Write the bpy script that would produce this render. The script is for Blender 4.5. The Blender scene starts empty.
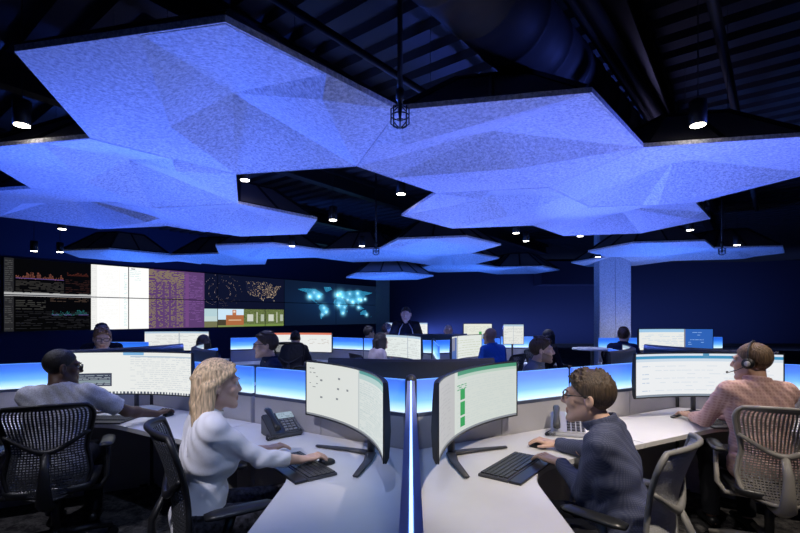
import bpy, bmesh, math, random
import numpy as np
from mathutils import Vector, Matrix
random.seed(7); RNG = np.random.default_rng(7)
SC = bpy.context.scene; COL = SC.collection
R = math.radians
F, HC, H0 = 456.0, 1.53, 316.0          # focal length in pixels, eye height, horizon row

def at(px, py, Y):                        # world point seen at a pixel at depth Y
    return Vector(((px - 400) / F * Y, Y, HC + (H0 - py) / F * Y))

# ------------------------------------------------------------------ materials
MATS = {}
def mat(name, col, rough=.6, metal=0., spec=.5, bump=0., bscale=200., var=0., vscale=30., emit=None, estr=0., stretch=None, sheen=0., coords='Object'):
    if name in MATS: return MATS[name]
    m = bpy.data.materials.new(name); m.use_nodes = True
    nt = m.node_tree; b = nt.nodes['Principled BSDF']
    b.inputs['Base Color'].default_value = (*col, 1)
    b.inputs['Roughness'].default_value = rough
    b.inputs['Metallic'].default_value = metal
    b.inputs['Specular IOR Level'].default_value = spec
    if sheen: b.inputs['Sheen Weight'].default_value = sheen
    tc = nt.nodes.new('ShaderNodeTexCoord'); src = tc.outputs[coords]
    if stretch:
        mp = nt.nodes.new('ShaderNodeMapping'); mp.inputs['Scale'].default_value = stretch
        nt.links.new(src, mp.inputs['Vector']); src = mp.outputs['Vector']
    if var:
        n = nt.nodes.new('ShaderNodeTexNoise'); n.inputs['Scale'].default_value = vscale; n.inputs['Detail'].default_value = 3
        nt.links.new(src, n.inputs['Vector'])
        cr = nt.nodes.new('ShaderNodeValToRGB')
        cr.color_ramp.elements[0].position = .3; cr.color_ramp.elements[1].position = .7
        cr.color_ramp.elements[0].color = (*[max(0, c * (1 - var)) for c in col], 1)
        cr.color_ramp.elements[1].color = (*[min(1, c * (1 + var)) for c in col], 1)
        nt.links.new(n.outputs['Fac'], cr.inputs['Fac']); nt.links.new(cr.outputs['Color'], b.inputs['Base Color'])
    if bump:
        n2 = nt.nodes.new('ShaderNodeTexNoise'); n2.inputs['Scale'].default_value = bscale; n2.inputs['Detail'].default_value = 2
        nt.links.new(src, n2.inputs['Vector'])
        bp = nt.nodes.new('ShaderNodeBump'); bp.inputs['Strength'].default_value = bump; bp.inputs['Distance'].default_value = .01
        nt.links.new(n2.outputs['Fac'], bp.inputs['Height']); nt.links.new(bp.outputs['Normal'], b.inputs['Normal'])
    if emit:
        b.inputs['Emission Color'].default_value = (*emit, 1); b.inputs['Emission Strength'].default_value = estr
    MATS[name] = m
    return m

def screen_mat(name, strength, spec=.15):
    m = mat(name, (.004, .004, .005), .5, spec=spec); nt = m.node_tree; b = nt.nodes['Principled BSDF']
    a = nt.nodes.new('ShaderNodeAttribute'); a.attribute_name = 'Col'
    nt.links.new(a.outputs['Color'], b.inputs['Emission Color'])
    b.inputs['Emission Strength'].default_value = strength
    return m

def glow_mat(name, stops, z0, z1, strength):
    """edge-lit acrylic: LED channel along its lower edge, so it gives off more light low down"""
    m = mat(name, (.25, .35, .6), .25); nt = m.node_tree; b = nt.nodes['Principled BSDF']
    tc = nt.nodes.new('ShaderNodeTexCoord'); sx = nt.nodes.new('ShaderNodeSeparateXYZ')
    mr = nt.nodes.new('ShaderNodeMapRange'); mr.inputs['From Min'].default_value = z0; mr.inputs['From Max'].default_value = z1
    cr = nt.nodes.new('ShaderNodeValToRGB')
    while len(cr.color_ramp.elements) < len(stops): cr.color_ramp.elements.new(.5)
    for e, (p, c) in zip(cr.color_ramp.elements, stops): e.position = p; e.color = (*c, 1)
    nt.links.new(tc.outputs['Object'], sx.inputs[0]); nt.links.new(sx.outputs['Z'], mr.inputs['Value'])
    nt.links.new(mr.outputs['Result'], cr.inputs['Fac']); nt.links.new(cr.outputs['Color'], b.inputs['Emission Color'])
    b.inputs['Emission Strength'].default_value = strength
    return m

def felt_mat(name, a, bcol):
    m = mat(name, a, .95, spec=.1, sheen=.2); nt = m.node_tree; b = nt.nodes['Principled BSDF']
    tc = nt.nodes.new('ShaderNodeTexCoord')
    n = nt.nodes.new('ShaderNodeTexNoise'); n.inputs['Scale'].default_value = 42; n.inputs['Detail'].default_value = 5; n.inputs['Roughness'].default_value = .75
    nt.links.new(tc.outputs['Object'], n.inputs['Vector'])
    cr = nt.nodes.new('ShaderNodeValToRGB'); cr.color_ramp.elements[0].position = .36; cr.color_ramp.elements[1].position = .6
    cr.color_ramp.elements[0].color = (*bcol, 1); cr.color_ramp.elements[1].color = (*a, 1)
    nt.links.new(n.outputs['Fac'], cr.inputs['Fac']); nt.links.new(cr.outputs['Color'], b.inputs['Base Color'])
    bp = nt.nodes.new('ShaderNodeBump'); bp.inputs['Strength'].default_value = .3; bp.inputs['Distance'].default_value = .004
    nt.links.new(n.outputs['Fac'], bp.inputs['Height']); nt.links.new(bp.outputs['Normal'], b.inputs['Normal'])
    return m

M_felt = felt_mat('grey_felt', (.88, .87, .9), (.4, .4, .44))
M_feltcol = felt_mat('column_felt', (.6, .6, .64), (.3, .3, .33))
M_feltback = mat('felt_back', (.22, .21, .23), .9, bump=.2)
M_blackmetal = mat('black_metal', (.012, .012, .014), .45)
M_darkmetal = mat('dark_metal', (.05, .052, .058), .4, .6)
M_graphite = mat('graphite_plastic', (.055, .056, .062), .45)
M_shell = mat('monitor_shell', (.035, .036, .042), .55, spec=.3)
M_greyplastic = mat('grey_plastic', (.22, .215, .21), .5)
M_lightmesh = mat('light_grey_mesh', (.72, .72, .74), .6)
M_blackplastic = mat('black_plastic', (.016, .017, .02), .35)
M_keycap = mat('keycap_plastic', (.035, .037, .043), .4)
M_silver = mat('silver_plastic', (.45, .45, .46), .35, .3)
M_laminate = mat('white_laminate', (.70, .69, .69), .38, var=.02, vscale=8)
M_edge = mat('edge_band', (.55, .54, .54), .4)
M_fabric = mat('panel_fabric', (.46, .45, .48), .9, bump=.25, bscale=500, var=.05, vscale=200)
M_rail = mat('panel_rail', (.12, .14, .22), .35, .5)
M_acryl = glow_mat('lit_acrylic', [(0, (.75, .92, 1.0)), (.14, (.45, .78, 1.0)), (.36, (.12, .42, .98)), (.7, (.025, .18, .82)), (1, (.010, .09, .62))], .945, 1.14, 1.1)
M_led = mat('led_strip', (.3, .5, .9), .3, emit=(.42, .68, 1.0), estr=2.2)
M_led2 = mat('led_strip_dim', (.2, .4, .8), .3, emit=(.12, .36, 1.0), estr=.75)
M_cap = mat('divider_cap', (.42, .46, .72), .3)
M_screen = screen_mat('monitor_screen', .95)
M_wallscreen = screen_mat('wall_screen', 1.1, 0.)
M_lamp = mat('lamp_lens', (.9, .88, .8), .4, emit=(1, .93, .8), estr=14)
M_navy = mat('navy_wall_paint', (.03, .042, .115), .75, bump=.05, bscale=80)
M_ceil = mat('black_ceiling_paint', (.04, .04, .05), .7)
M_duct = mat('black_duct_metal', (.055, .05, .052), .6)

def carpet():
    m = mat('dark_carpet', (.03, .03, .034), .95, spec=.1); nt = m.node_tree; b = nt.nodes['Principled BSDF']
    tc = nt.nodes.new('ShaderNodeTexCoord')
    v = nt.nodes.new('ShaderNodeTexNoise'); v.inputs['Scale'].default_value = 9; v.inputs['Detail'].default_value = 6; v.inputs['Roughness'].default_value = .8
    nt.links.new(tc.outputs['Object'], v.inputs['Vector'])
    cr = nt.nodes.new('ShaderNodeValToRGB'); cr.color_ramp.elements[0].position = .42; cr.color_ramp.elements[1].position = .62
    cr.color_ramp.elements[0].color = (.03, .029, .033, 1); cr.color_ramp.elements[1].color = (.15, .145, .145, 1)
    nt.links.new(v.outputs['Fac'], cr.inputs['Fac']); nt.links.new(cr.outputs['Color'], b.inputs['Base Color'])
    bp = nt.nodes.new('ShaderNodeBump'); bp.inputs['Strength'].default_value = .4; bp.inputs['Distance'].default_value = .01
    nt.links.new(v.outputs['Fac'], bp.inputs['Height']); nt.links.new(bp.outputs['Normal'], b.inputs['Normal'])
    return m
M_carpet = carpet()

# ------------------------------------------------------------------ objects
def obj(name, bm, m=None, parent=None, smooth=False, loc=None):
    if isinstance(bm, bmesh.types.BMesh):
        bmesh.ops.recalc_face_normals(bm, faces=bm.faces)
        me = bpy.data.meshes.new(name); bm.to_mesh(me); bm.free()
    else: me = bm
    if smooth:
        for p in me.polygons: p.use_smooth = True
    o = bpy.data.objects.new(name, me); COL.objects.link(o)
    if m is not None: me.materials.append(m)
    if parent is not None: o.parent = parent
    if loc is not None: o.location = loc
    return o

def tag(o, label, cat, group=None, kind=None):
    o['label'] = label; o['category'] = cat
    if group: o['group'] = group
    if kind: o['kind'] = kind
    return o

def thing(name, label, cat, loc=(0, 0, 0), rotz=0., group=None):
    o = bpy.data.objects.new(name, None); COL.objects.link(o)
    o.empty_display_size = .1
    o.location = loc; o.rotation_euler = (0, 0, rotz)
    return tag(o, label, cat, group)

def struct(name, bm, m, **k):
    o = obj(name, bm, m, **k); o['kind'] = 'structure'; return o

def dup(root, loc, rotz=None, label=None, group=None):
    r = root.copy(); COL.objects.link(r); r.location = loc
    if rotz is not None: r.rotation_euler = (0, 0, rotz)
    if label: r['label'] = label
    if group: r['group'] = group
    def rec(src, dst):
        for ch in list(src.children):
            c = ch.copy(); COL.objects.link(c); c.parent = dst; rec(ch, c)
    rec(root, r)
    return r

# ------------------------------------------------------------------ shapes
def box(bm, x0, x1, y0, y1, z0, z1, bev=0., M=None):
    vs = [bm.verts.new((x, y, z)) for x in (x0, x1) for y in (y0, y1) for z in (z0, z1)]
    fs = [bm.faces.new([vs[i] for i in q]) for q in ((0, 1, 3, 2), (4, 6, 7, 5), (0, 4, 5, 1), (2, 3, 7, 6), (0, 2, 6, 4), (1, 5, 7, 3))]
    if bev:
        es = list({e for f in fs for e in f.edges})
        r = bmesh.ops.bevel(bm, geom=es, offset=bev, segments=2, affect='EDGES', profile=.6)
        vs = list({v for f in r['faces'] for v in f.verts} | {v for v in vs if v.is_valid})
    if M is not None: bmesh.ops.transform(bm, matrix=M, verts=vs)
    return bm

def BM(): return bmesh.new()

def tube(bm, pts, r, n=8, caps=True, closed=False, flat=1.):
    pts = [Vector(p) for p in pts]; rings = []
    N = len(pts)
    rr = r if isinstance(r, (list, tuple)) else [r] * N
    up = None
    for i, p in enumerate(pts):
        if closed: t = pts[(i + 1) % N] - pts[i - 1]
        else: t = pts[min(i + 1, N - 1)] - pts[max(i - 1, 0)]
        t = t.normalized()
        if up is None:
            up = Vector((0, 0, 1)) if abs(t.z) < .9 else Vector((1, 0, 0))
        s = t.cross(up)
        if s.length < 1e-4: s = t.cross(Vector((1, .3, 0)))
        s.normalize(); u = s.cross(t).normalized(); up = u
        rings.append([bm.verts.new(p + s * math.cos(a) * rr[i] + u * math.sin(a) * rr[i] * flat) for a in [2 * math.pi * k / n for k in range(n)]])
    for i in range(N if closed else N - 1):
        a, b = rings[i], rings[(i + 1) % N]
        for k in range(n): bm.faces.new((a[k], a[(k + 1) % n], b[(k + 1) % n], b[k]))
    if caps and not closed:
        bm.faces.new(rings[0]); bm.faces.new(list(reversed(rings[-1])))
    return bm

def lathe(bm, prof, n=24, c=(0, 0, 0)):
    rings = []
    for r, z in prof:
        rings.append([bm.verts.new((c[0] + r * math.cos(2 * math.pi * k / n), c[1] + r * math.sin(2 * math.pi * k / n), c[2] + z)) for k in range(n)])
    for a, b in zip(rings, rings[1:]):
        for k in range(n): bm.faces.new((a[k], a[(k + 1) % n], b[(k + 1) % n], b[k]))
    bm.faces.new(list(reversed(rings[0]))); bm.faces.new(rings[-1])
    return bm

def prism(bm, poly, z0, z1):
    a = [bm.verts.new((x, y, z0)) for x, y in poly]; b = [bm.verts.new((x, y, z1)) for x, y in poly]
    n = len(poly)
    bm.faces.new(list(reversed(a))); bm.faces.new(b)
    for k in range(n): bm.faces.new((a[k], a[(k + 1) % n], b[(k + 1) % n], b[k]))
    return bm

def ball(bm, c, r, n=12):
    r = r if isinstance(r, (tuple, list)) else (r, r, r)
    bmesh.ops.create_uvsphere(bm, u_segments=n, v_segments=max(6, n // 2 + 2), radius=1, matrix=Matrix.Translation(c) @ Matrix.Diagonal((*r, 1)))
    return bm

def np_mesh(name, V, Q, mats, midx=None, smooth=True):
    me = bpy.data.meshes.new(name)
    me.vertices.add(len(V)); me.vertices.foreach_set('co', np.ascontiguousarray(V, np.float32).ravel())
    me.loops.add(len(Q) * 4); me.loops.foreach_set('vertex_index', np.ascontiguousarray(Q, np.int32).ravel())
    me.polygons.add(len(Q))
    me.polygons.foreach_set('loop_start', np.arange(len(Q), dtype=np.int32) * 4)
    for m in mats: me.materials.append(m)
    if midx is not None: me.polygons.foreach_set('material_index', np.ascontiguousarray(midx, np.int32))
    me.polygons.foreach_set('use_smooth', np.full(len(Q), smooth))
    me.update(calc_edges=True); me.validate()
    return me

def picture(name, img, place, m, parent):
    """a screen: grid of cells, one colour each (img rows from the top); place(u, v) gives the point, u to the right, v down, both 0..1"""
    h, w = img.shape[:2]
    U, Vv = np.meshgrid(np.linspace(0, 1, w + 1), np.linspace(0, 1, h + 1))
    P = place(U, Vv); V = np.stack([np.broadcast_to(p, U.shape) for p in P], -1).reshape(-1, 3)
    i = (np.arange(h)[:, None] * (w + 1) + np.arange(w)[None]).ravel()
    Q = np.stack([i, i + w + 1, i + w + 2, i + 1], -1)
    me = np_mesh(name, V, Q, [m], smooth=False)
    ca = me.color_attributes.new('Col', 'FLOAT_COLOR', 'CORNER')
    c = np.ones((h * w, 4, 4), np.float32); c[:, :, :3] = img.reshape(-1, 1, 3)
    ca.data.foreach_set('color', c.ravel())
    return obj(name, me, None, parent)
FINE = True
# ------------------------------------------------------------------ signed-distance sculpting for people
class Sculpt:
    def __init__(s, lo, hi, h):
        s.lo = np.array(lo, np.float32); s.h = h
        s.n = np.ceil((np.array(hi) - s.lo) / h).astype(int) + 1
        s.F = np.full(s.n, .2, np.float32)
    def sub(s, a, b):
        i0 = np.clip(np.floor((a - s.lo) / s.h).astype(int), 0, s.n); i1 = np.clip(np.ceil((b - s.lo) / s.h).astype(int) + 1, 0, s.n)
        if np.any(i1 <= i0): return None, None
        sl = tuple(slice(i, j) for i, j in zip(i0, i1))
        g = [s.lo[k] + s.h * np.arange(i0[k], i1[k], dtype=np.float32) for k in range(3)]
        return sl, (g[0][:, None, None], g[1][None, :, None], g[2][None, None, :])
    def mix(s, sl, d, k, op):
        f = s.F[sl]
        if op == 'add':
            if k <= 0: s.F[sl] = np.minimum(f, d)
            else:
                hh = np.maximum(k - np.abs(f - d), 0) / k
                s.F[sl] = np.minimum(f, d) - hh * hh * k * .25
        else:
            d = -d
            hh = np.maximum(k - np.abs(f - d), 0) / k if k > 0 else 0
            s.F[sl] = np.maximum(f, d) + hh * hh * k * .25
    def cap(s, a, b, ra, rb=None, k=.02, op='add', end=False):
        rb = ra if rb is None else rb
        a = np.array(a, np.float32); b = np.array(b, np.float32); m = max(ra, rb) + max(k, .0) + 3 * s.h
        sl, g = s.sub(np.minimum(a, b) - m, np.maximum(a, b) + m)
        if sl is None: return
        ab = b - a; L2 = float(ab @ ab) + 1e-12
        px, py, pz = g[0] - a[0], g[1] - a[1], g[2] - a[2]
        dot = px * ab[0] + py * ab[1] + pz * ab[2]
        t = np.clip(dot / L2, 0, 1)
        d = np.sqrt((px - t * ab[0]) ** 2 + (py - t * ab[1]) ** 2 + (pz - t * ab[2]) ** 2) - (ra + (rb - ra) * t)
        if end: d = np.maximum(d, (dot - L2) / math.sqrt(L2))
        s.mix(sl, d, k, op)
    def ell(s, c, r, k=.02, op='add', M=None):
        c = np.array(c, np.float32); m = max(r) + max(k, 0) + 3 * s.h
        sl, g = s.sub(c - m, c + m)
        if sl is None: return
        p = [g[i] - c[i] for i in range(3)]
        if M is not None: p = [M[0][i] * p[0] + M[1][i] * p[1] + M[2][i] * p[2] for i in range(3)]
        k0 = np.sqrt((p[0] / r[0]) ** 2 + (p[1] / r[1]) ** 2 + (p[2] / r[2]) ** 2)
        k1 = np.sqrt((p[0] / r[0] ** 2) ** 2 + (p[1] / r[1] ** 2) ** 2 + (p[2] / r[2] ** 2) ** 2) + 1e-6
        s.mix(sl, k0 * (k0 - 1) / k1, k, op)
    def torus(s, c, R_, r, M, sq=1., k=.01):
        c = np.array(c, np.float32); m = R_ + r * max(1, sq) + k + 3 * s.h
        sl, g = s.sub(c - m, c + m)
        if sl is None: return
        p = [g[i] - c[i] for i in range(3)]
        q = [M[0][i] * p[0] + M[1][i] * p[1] + M[2][i] * p[2] for i in range(3)]
        rad = np.sqrt(q[0] ** 2 + q[1] ** 2) - R_ - q[2] * .18
        s.mix(sl, np.sqrt(rad ** 2 + (q[2] / sq) ** 2) - r, k, 'add')
    def cut(s, p, n):                       # keep the side where (x-p).n < 0
        n = np.array(n, np.float32); n /= np.linalg.norm(n)
        g = [s.lo[k] + s.h * np.arange(s.n[k], dtype=np.float32) for k in range(3)]
        d = (g[0][:, None, None] - p[0]) * n[0] + (g[1][None, :, None] - p[1]) * n[1] + (g[2][None, None, :] - p[2]) * n[2]
        s.F = np.maximum(s.F, d)
    def folds(s, amp, f1=38., f2=21.):
        g = [s.lo[k] + s.h * np.arange(s.n[k], dtype=np.float32) for k in range(3)]
        x, y, z = g[0][:, None, None], g[1][None, :, None], g[2][None, None, :]
        s.F += amp * np.sin(f1 * z + 9 * np.sin(7 * x + 5 * y) + 14 * x) * np.sin(f2 * y + 5 * np.sin(11 * z + 6 * x) + 17 * x)
    def mesh(s):
        Fd = s.F; Fd[[0, -1]] = .1; Fd[:, [0, -1]] = .1; Fd[:, :, [0, -1]] = .1
        I = Fd < 0
        A = I[:-1, :-1, :-1].astype(np.int8)
        cnt = np.zeros_like(A)
        offs = [(i, j, k) for i in (0, 1) for j in (0, 1) for k in (0, 1)]
        n = Fd.shape
        for o in offs: cnt += I[o[0]:n[0] - 1 + o[0], o[1]:n[1] - 1 + o[1], o[2]:n[2] - 1 + o[2]]
        cells = np.argwhere((cnt > 0) & (cnt < 8))
        idx = np.full((n[0] - 1, n[1] - 1, n[2] - 1), -1, np.int32)
        idx[tuple(cells.T)] = np.arange(len(cells))
        cv = np.stack([Fd[cells[:, 0] + o[0], cells[:, 1] + o[1], cells[:, 2] + o[2]] for o in offs], 1)
        acc = np.zeros((len(cells), 3), np.float32); num = np.zeros(len(cells), np.float32)
        for a in range(8):
            for b in range(a + 1, 8):
                df = [offs[b][q] - offs[a][q] for q in range(3)]
                if sum(map(abs, df)) != 1: continue
                va, vb = cv[:, a], cv[:, b]; cr = (va < 0) != (vb < 0)
                t = np.where(cr, va / np.where(cr, va - vb, 1), 0)
                P = np.array(offs[a], np.float32)[None] + t[:, None] * np.array(df, np.float32)[None]
                acc += P * cr[:, None]; num += cr
        V = s.lo + s.h * (cells + acc / num[:, None])
        Q = []
        for ax in range(3):
            sl0 = [slice(None)] * 3; sl1 = [slice(None)] * 3; sl0[ax] = slice(0, -1); sl1[ax] = slice(1, None)
            a, b = I[tuple(sl0)], I[tuple(sl1)]
            e = np.argwhere(a != b)
            u, w = [(1, 2), (2, 0), (0, 1)][ax]
            e = e[(e[:, u] > 0) & (e[:, w] > 0)]
            flip = a[tuple(e.T)]
            def cell(du, dw):
                c = e.copy(); c[:, u] -= du; c[:, w] -= dw
                return idx[tuple(c.T)]
            q = np.stack([cell(1, 1), cell(0, 1), cell(0, 0), cell(1, 0)], 1)
            q[~flip] = q[~flip][:, ::-1]
            Q.append(q)
        Q = np.concatenate(Q); Q = Q[(Q >= 0).all(1)]
        return V, Q

def rotz2(a):                              # heading a: clockwise from +Y
    return Matrix.Rotation(-a, 3, 'Z')

HAIRMATS = {}
def hairmat(col):
    key = tuple(col)
    if key not in HAIRMATS:
        HAIRMATS[key] = mat('hair_%d' % len(HAIRMATS), col, .55, bump=.6, bscale=90, var=.55, vscale=55, stretch=(2.2, 2.2, .22))
    return HAIRMATS[key]
def cloth(name, col, **k): return mat(name, col, .85, spec=.2, bump=k.pop('bump', .25), bscale=k.pop('bscale', 260), **k)

def checked(name, col, col2, sc):
    if name in MATS: return MATS[name]
    m = mat(name, col, .85, spec=.2); nt = m.node_tree; b = nt.nodes['Principled BSDF']
    tc = nt.nodes.new('ShaderNodeTexCoord'); mp = nt.nodes.new('ShaderNodeMapping'); mp.inputs['Scale'].default_value = (sc, sc, sc)
    nt.links.new(tc.outputs['Object'], mp.inputs['Vector'])
    outs = []
    for d in ('X', 'Z'):
        w = nt.nodes.new('ShaderNodeTexWave'); w.bands_direction = d; w.inputs['Scale'].default_value = 1; w.inputs['Distortion'].default_value = .6
        nt.links.new(mp.outputs['Vector'], w.inputs['Vector']); outs.append(w.outputs['Fac'])
    mx = nt.nodes.new('ShaderNodeMath'); mx.operation = 'MULTIPLY'
    nt.links.new(outs[0], mx.inputs[0]); nt.links.new(outs[1], mx.inputs[1])
    cr = nt.nodes.new('ShaderNodeValToRGB'); cr.color_ramp.elements[0].color = (*col, 1); cr.color_ramp.elements[1].color = (*col2, 1)
    cr.color_ramp.elements[0].position = .1; cr.color_ramp.elements[1].position = .6
    nt.links.new(mx.outputs[0], cr.inputs['Fac']); nt.links.new(cr.outputs['Color'], b.inputs['Base Color'])
    return m

M_eye = mat('eye_white', (.75, .73, .72), .2); M_iris = mat('iris', (.03, .02, .015), .15)
M_frame = mat('spectacle_frame', (.012, .011, .012), .3); 
def lens_mat():
    m = bpy.data.materials.new('spectacle_lens'); m.use_nodes = True; b = m.node_tree.nodes['Principled BSDF']
    b.inputs['Base Color'].default_value = (.9, .92, .95, 1); b.inputs['Roughness'].default_value = .02; b.inputs['IOR'].default_value = 1.1
    b.inputs['Transmission Weight'].default_value = 1.
    return m
M_lens = lens_mat()

def person(label, pos, heading, skin=(.5, .33, .26), lean=8, head_yaw=0, head_pitch=0, LW=None, RW=None, sit=True, sc=1., female=False,
           shirt=None, sleeve='long', collar=True, trousers=None, hair='short', haircol=(.03, .02, .015), glasses=False, headset=False,
           beard=False, res=.009, seat=.47, belly=0., hand_dir=None, shoulder_drop=0., group=None, piping=False, lanyard=None):
    """heading: degrees clockwise from +Y, the way the person faces. LW, RW: world wrist points."""
    H = R(heading)
    Rm = rotz2(H); inv = Rm.transposed(); pos = Vector(pos)
    L = lambda w: inv @ (Vector(w) - pos)
    hipz = (seat + .09) if sit else .92 * sc
    la = R(lean)
    def T(x, y, z):                         # torso frame: pivots about the hips
        return Vector((x, y * math.cos(la) + z * math.sin(la), hipz + z * math.cos(la) - y * math.sin(la)))
    w = .92 if female else 1.
    sh = .455 * sc                            # hip to shoulder
    hipw = .088
    S = {-1: T(-.172 * w * sc, 0.0, sh - shoulder_drop), 1: T(.172 * w * sc, 0.0, sh - shoulder_drop)}
    neck0 = T(0, -.012, sh + .025); 
    hc = T(0, .035, sh + .188 * sc)
    hy, hp = R(head_yaw), R(head_pitch)
    Hm = Matrix.Rotation(-hy, 3, 'Z') @ Matrix.Rotation(-hp, 3, 'X')
    hs = (.97 if female else 1.03) * (sc ** .5)
    def Hd(x, y, z): return hc + Hm @ Vector((x, y, z)) * hs
    # legs
    if sit:
        knee = {q: Vector((q * .12, .43, seat + .06)) for q in (-1, 1)}; ank = {q: Vector((q * .12, .38, .09)) for q in (-1, 1)}
    else:
        knee = {q: Vector((q * .11, .02, .5 * sc)) for q in (-1, 1)}; ank = {q: Vector((q * .12, -.02, .09)) for q in (-1, 1)}
    hip = {q: Vector((q * hipw, 0, hipz)) for q in (-1, 1)}
    # arms
    l1, l2 = .285 * sc, .255 * sc
    W, E_ = {}, {}
    for q, tgt in ((-1, LW), (1, RW)):
        if tgt is not None: t = L(tgt)
        elif sit: t = Vector((q * .17, .34, .72 if seat < .55 else .78))
        else: t = S[q] + Vector((q * .07, .10, -.49 * sc))
        d = t - S[q]; D = min(d.length, l1 + l2 - .012); dn = d.normalized(); t = S[q] + dn * D
        a = (l1 * l1 - l2 * l2 + D * D) / (2 * D); hh = math.sqrt(max(l1 * l1 - a * a, 0))
        pole = Vector((q * .55, -.45, -1.)); pole = (pole - dn * pole.dot(dn)).normalized()
        E_[q] = S[q] + dn * a + pole * hh; W[q] = t
    lo = np.array([1e9] * 3); hi = -lo
    for v in [*S.values(), *W.values(), *E_.values(), *knee.values(), *ank.values(), hc, T(0, -.18, .2), T(0, .2, .2)]:
        lo = np.minimum(lo, v); hi = np.maximum(hi, v)
    lo = lo - np.array([.25, .24, .12]); hi = hi + np.array([.25, .24, .22])
    B = Sculpt(lo, hi, res)
    k = .035
    # trunk and limbs (slimmer than the clothes over them)
    def trunk(D, g, kk=.05):
        D.cap(T(-.085 * w, 0, .0), T(.085 * w, 0, .0), .115 + g, k=kk)
        D.cap(T(-.05, .005, .14), T(.05, .005, .14), (.098 if female else .108) + g + belly * .5, k=kk)
        if belly: D.ell(T(0, .07, .12), (.13 + g, .10 + belly + g, .13), k=kk)
        D.cap(T(-.075 * w, .005, .30), T(.075 * w, .005, .30), (.10 if female else .112) + g, k=kk)
        if female:
            for q in (-1, 1): D.ell(T(q * .068, .09, .285), (.062 + g, .052 + g, .06 + g), k=.04)
        D.cap(T(-.12 * w, -.01, .40 * sc), T(.12 * w, -.01, .40 * sc), .072 + g, k=kk)
        D.cap(S[-1] + Vector((.02, 0, -.005)), S[1] + Vector((-.02, 0, -.005)), .05 + g, k=kk)
        for q in (-1, 1): D.cap(neck0 + Vector((0, 0, .012)), S[q] * .8 + neck0 * .2 + Vector((0, 0, .0)), .048 + g * .6, .046 + g, k=.04)
    trunk(B, -.012)
    for q in (-1, 1):
        B.cap(hip[q], knee[q], .072, .05, k=k); B.cap(knee[q], ank[q], .048, .034, k=.02)
        B.cap(ank[q] + Vector((0, -.03, -.05)), ank[q] + Vector((0, .14, -.055)), .03, .025, k=.02)
        B.cap(S[q], E_[q], .047 if not female else .04, .037 if not female else .033, k=.03)
        mid = E_[q] * .7 + W[q] * .3
        B.cap(E_[q], mid, .037 if not female else .033, .039 if not female else .034, k=.02)
        B.cap(mid, W[q], .039 if not female else .033, .026 if not female else .023, k=.02)
    # neck and head
    B.cap(neck0 + (T(0, 0, 0) - T(0, 0, .05)), Hd(0, -.022, -.06), .056 * w, .052 * w, k=.025)
    hM = Hm
    B.ell(Hd(0, -.014, .03), tuple(v * hs for v in (.074, .093, .085)), k=.02, M=hM)
    B.ell(Hd(0, .03, -.04), tuple(v * hs for v in (.059, .062, .074)), k=.03, M=hM)
    B.cap(Hd(-.012, .078, -.103), Hd(.012, .078, -.103), .0185 * hs, k=.018)
    for q in (-1, 1):
        B.cap(Hd(q * .052, .0, -.055), Hd(q * .025, .062, -.096), .02 * hs, .018 * hs, k=.025)      # jaw line
        B.cap(Hd(q * .045, .06, -.022), Hd(q * .03, .07, -.03), .021 * hs, k=.02)                    # cheek
        B.cap(Hd(q * .014, .085 - (.006 if female else 0), .026), Hd(q * .046, .07 - (.004 if female else 0), .024), .0125 * hs, .012 * hs, k=.012)      # brow
        B.ell(Hd(q * .031, .096, .006), tuple(v * hs for v in (.017, .010, .010)), k=.012, op='sub', M=hM)
        eM = hM @ Matrix.Rotation(q * .3, 3, 'Z')
        B.ell(Hd(q * .079, -.012, -.008), tuple(v * hs for v in (.011, .021, .033)), k=.008, M=eM)   # ear
        B.ell(Hd(q * .09, -.006, -.004), tuple(v * hs for v in (.008, .010, .018)), k=.004, op='sub', M=eM)
        B.cap(Hd(q * .008, .099, -.031), Hd(q * .011, .096, -.031), .0085 * hs, k=.006)               # nostril
    B.cap(Hd(0, .088 - (.006 if female else 0), .018), Hd(0, .111 - (.007 if female else 0), -.026), .008 * hs, .0115 * hs * (.85 if female else 1), k=.012)
    B.cap(Hd(-.016, .087, -.061), Hd(.016, .087, -.061), .0098 * hs, k=.004)
    B.cap(Hd(-.013, .086, -.075), Hd(.013, .086, -.075), .0098 * hs, k=.004)
    B.cap(Hd(-.023, .098, -.068), Hd(.023, .098, -.068), .0034 * hs, k=.003, op='sub')
    # hands
    for q in (-1, 1):
        f = (W[q] - E_[q]); f.z *= .25 if sit else 1.
        f.normalize()
        if hand_dir and q in hand_dir: f = (inv @ Vector(hand_dir[q])).normalized()
        up = Vector((0, 0, 1)) if sit else Vector((q, 0, 0))
        xs = f.cross(up).normalized(); up = xs.cross(f)
        hz = .9 if female else 1.
        P = lambda x, y, z: W[q] + (xs * x + f * y + up * z) * hz
        inn = -q                                    # thumb side of a palm-down hand
        for x in (-.021, 0, .021): B.cap(P(x * .7, .0, 0), P(x * 1.25, .075, .004), .0145 * hz, .0125 * hz, k=.014)
        for j, (x, ln) in enumerate(((-.034, .066), (-.0115, .08), (.0115, .086), (.034, .08))):
            x = -x * q if True else x
            spread = x * .22
            a0 = P(x, .082, .006); a1 = P(x + spread * .45, .082 + ln * .42, .012); a2 = P(x + spread * .8, .082 + ln * .74, .0); a3 = P(x + spread, .082 + ln * .95, -.014)
            B.cap(P(x * .8, .055, .002), a0, .0105 * hz, .0098 * hz, k=.008)
            B.cap(a0, a1, .0096 * hz, .0088 * hz, k=.003); B.cap(a1, a2, .0088 * hz, .008 * hz, k=.003); B.cap(a2, a3, .008 * hz, .0068 * hz, k=.003)
        t0, t1, t2, t3 = P(inn * .022, .018, -.004), P(inn * .046, .05, -.008), P(inn * .056, .078, -.012), P(inn * .055, .1, -.017)
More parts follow.
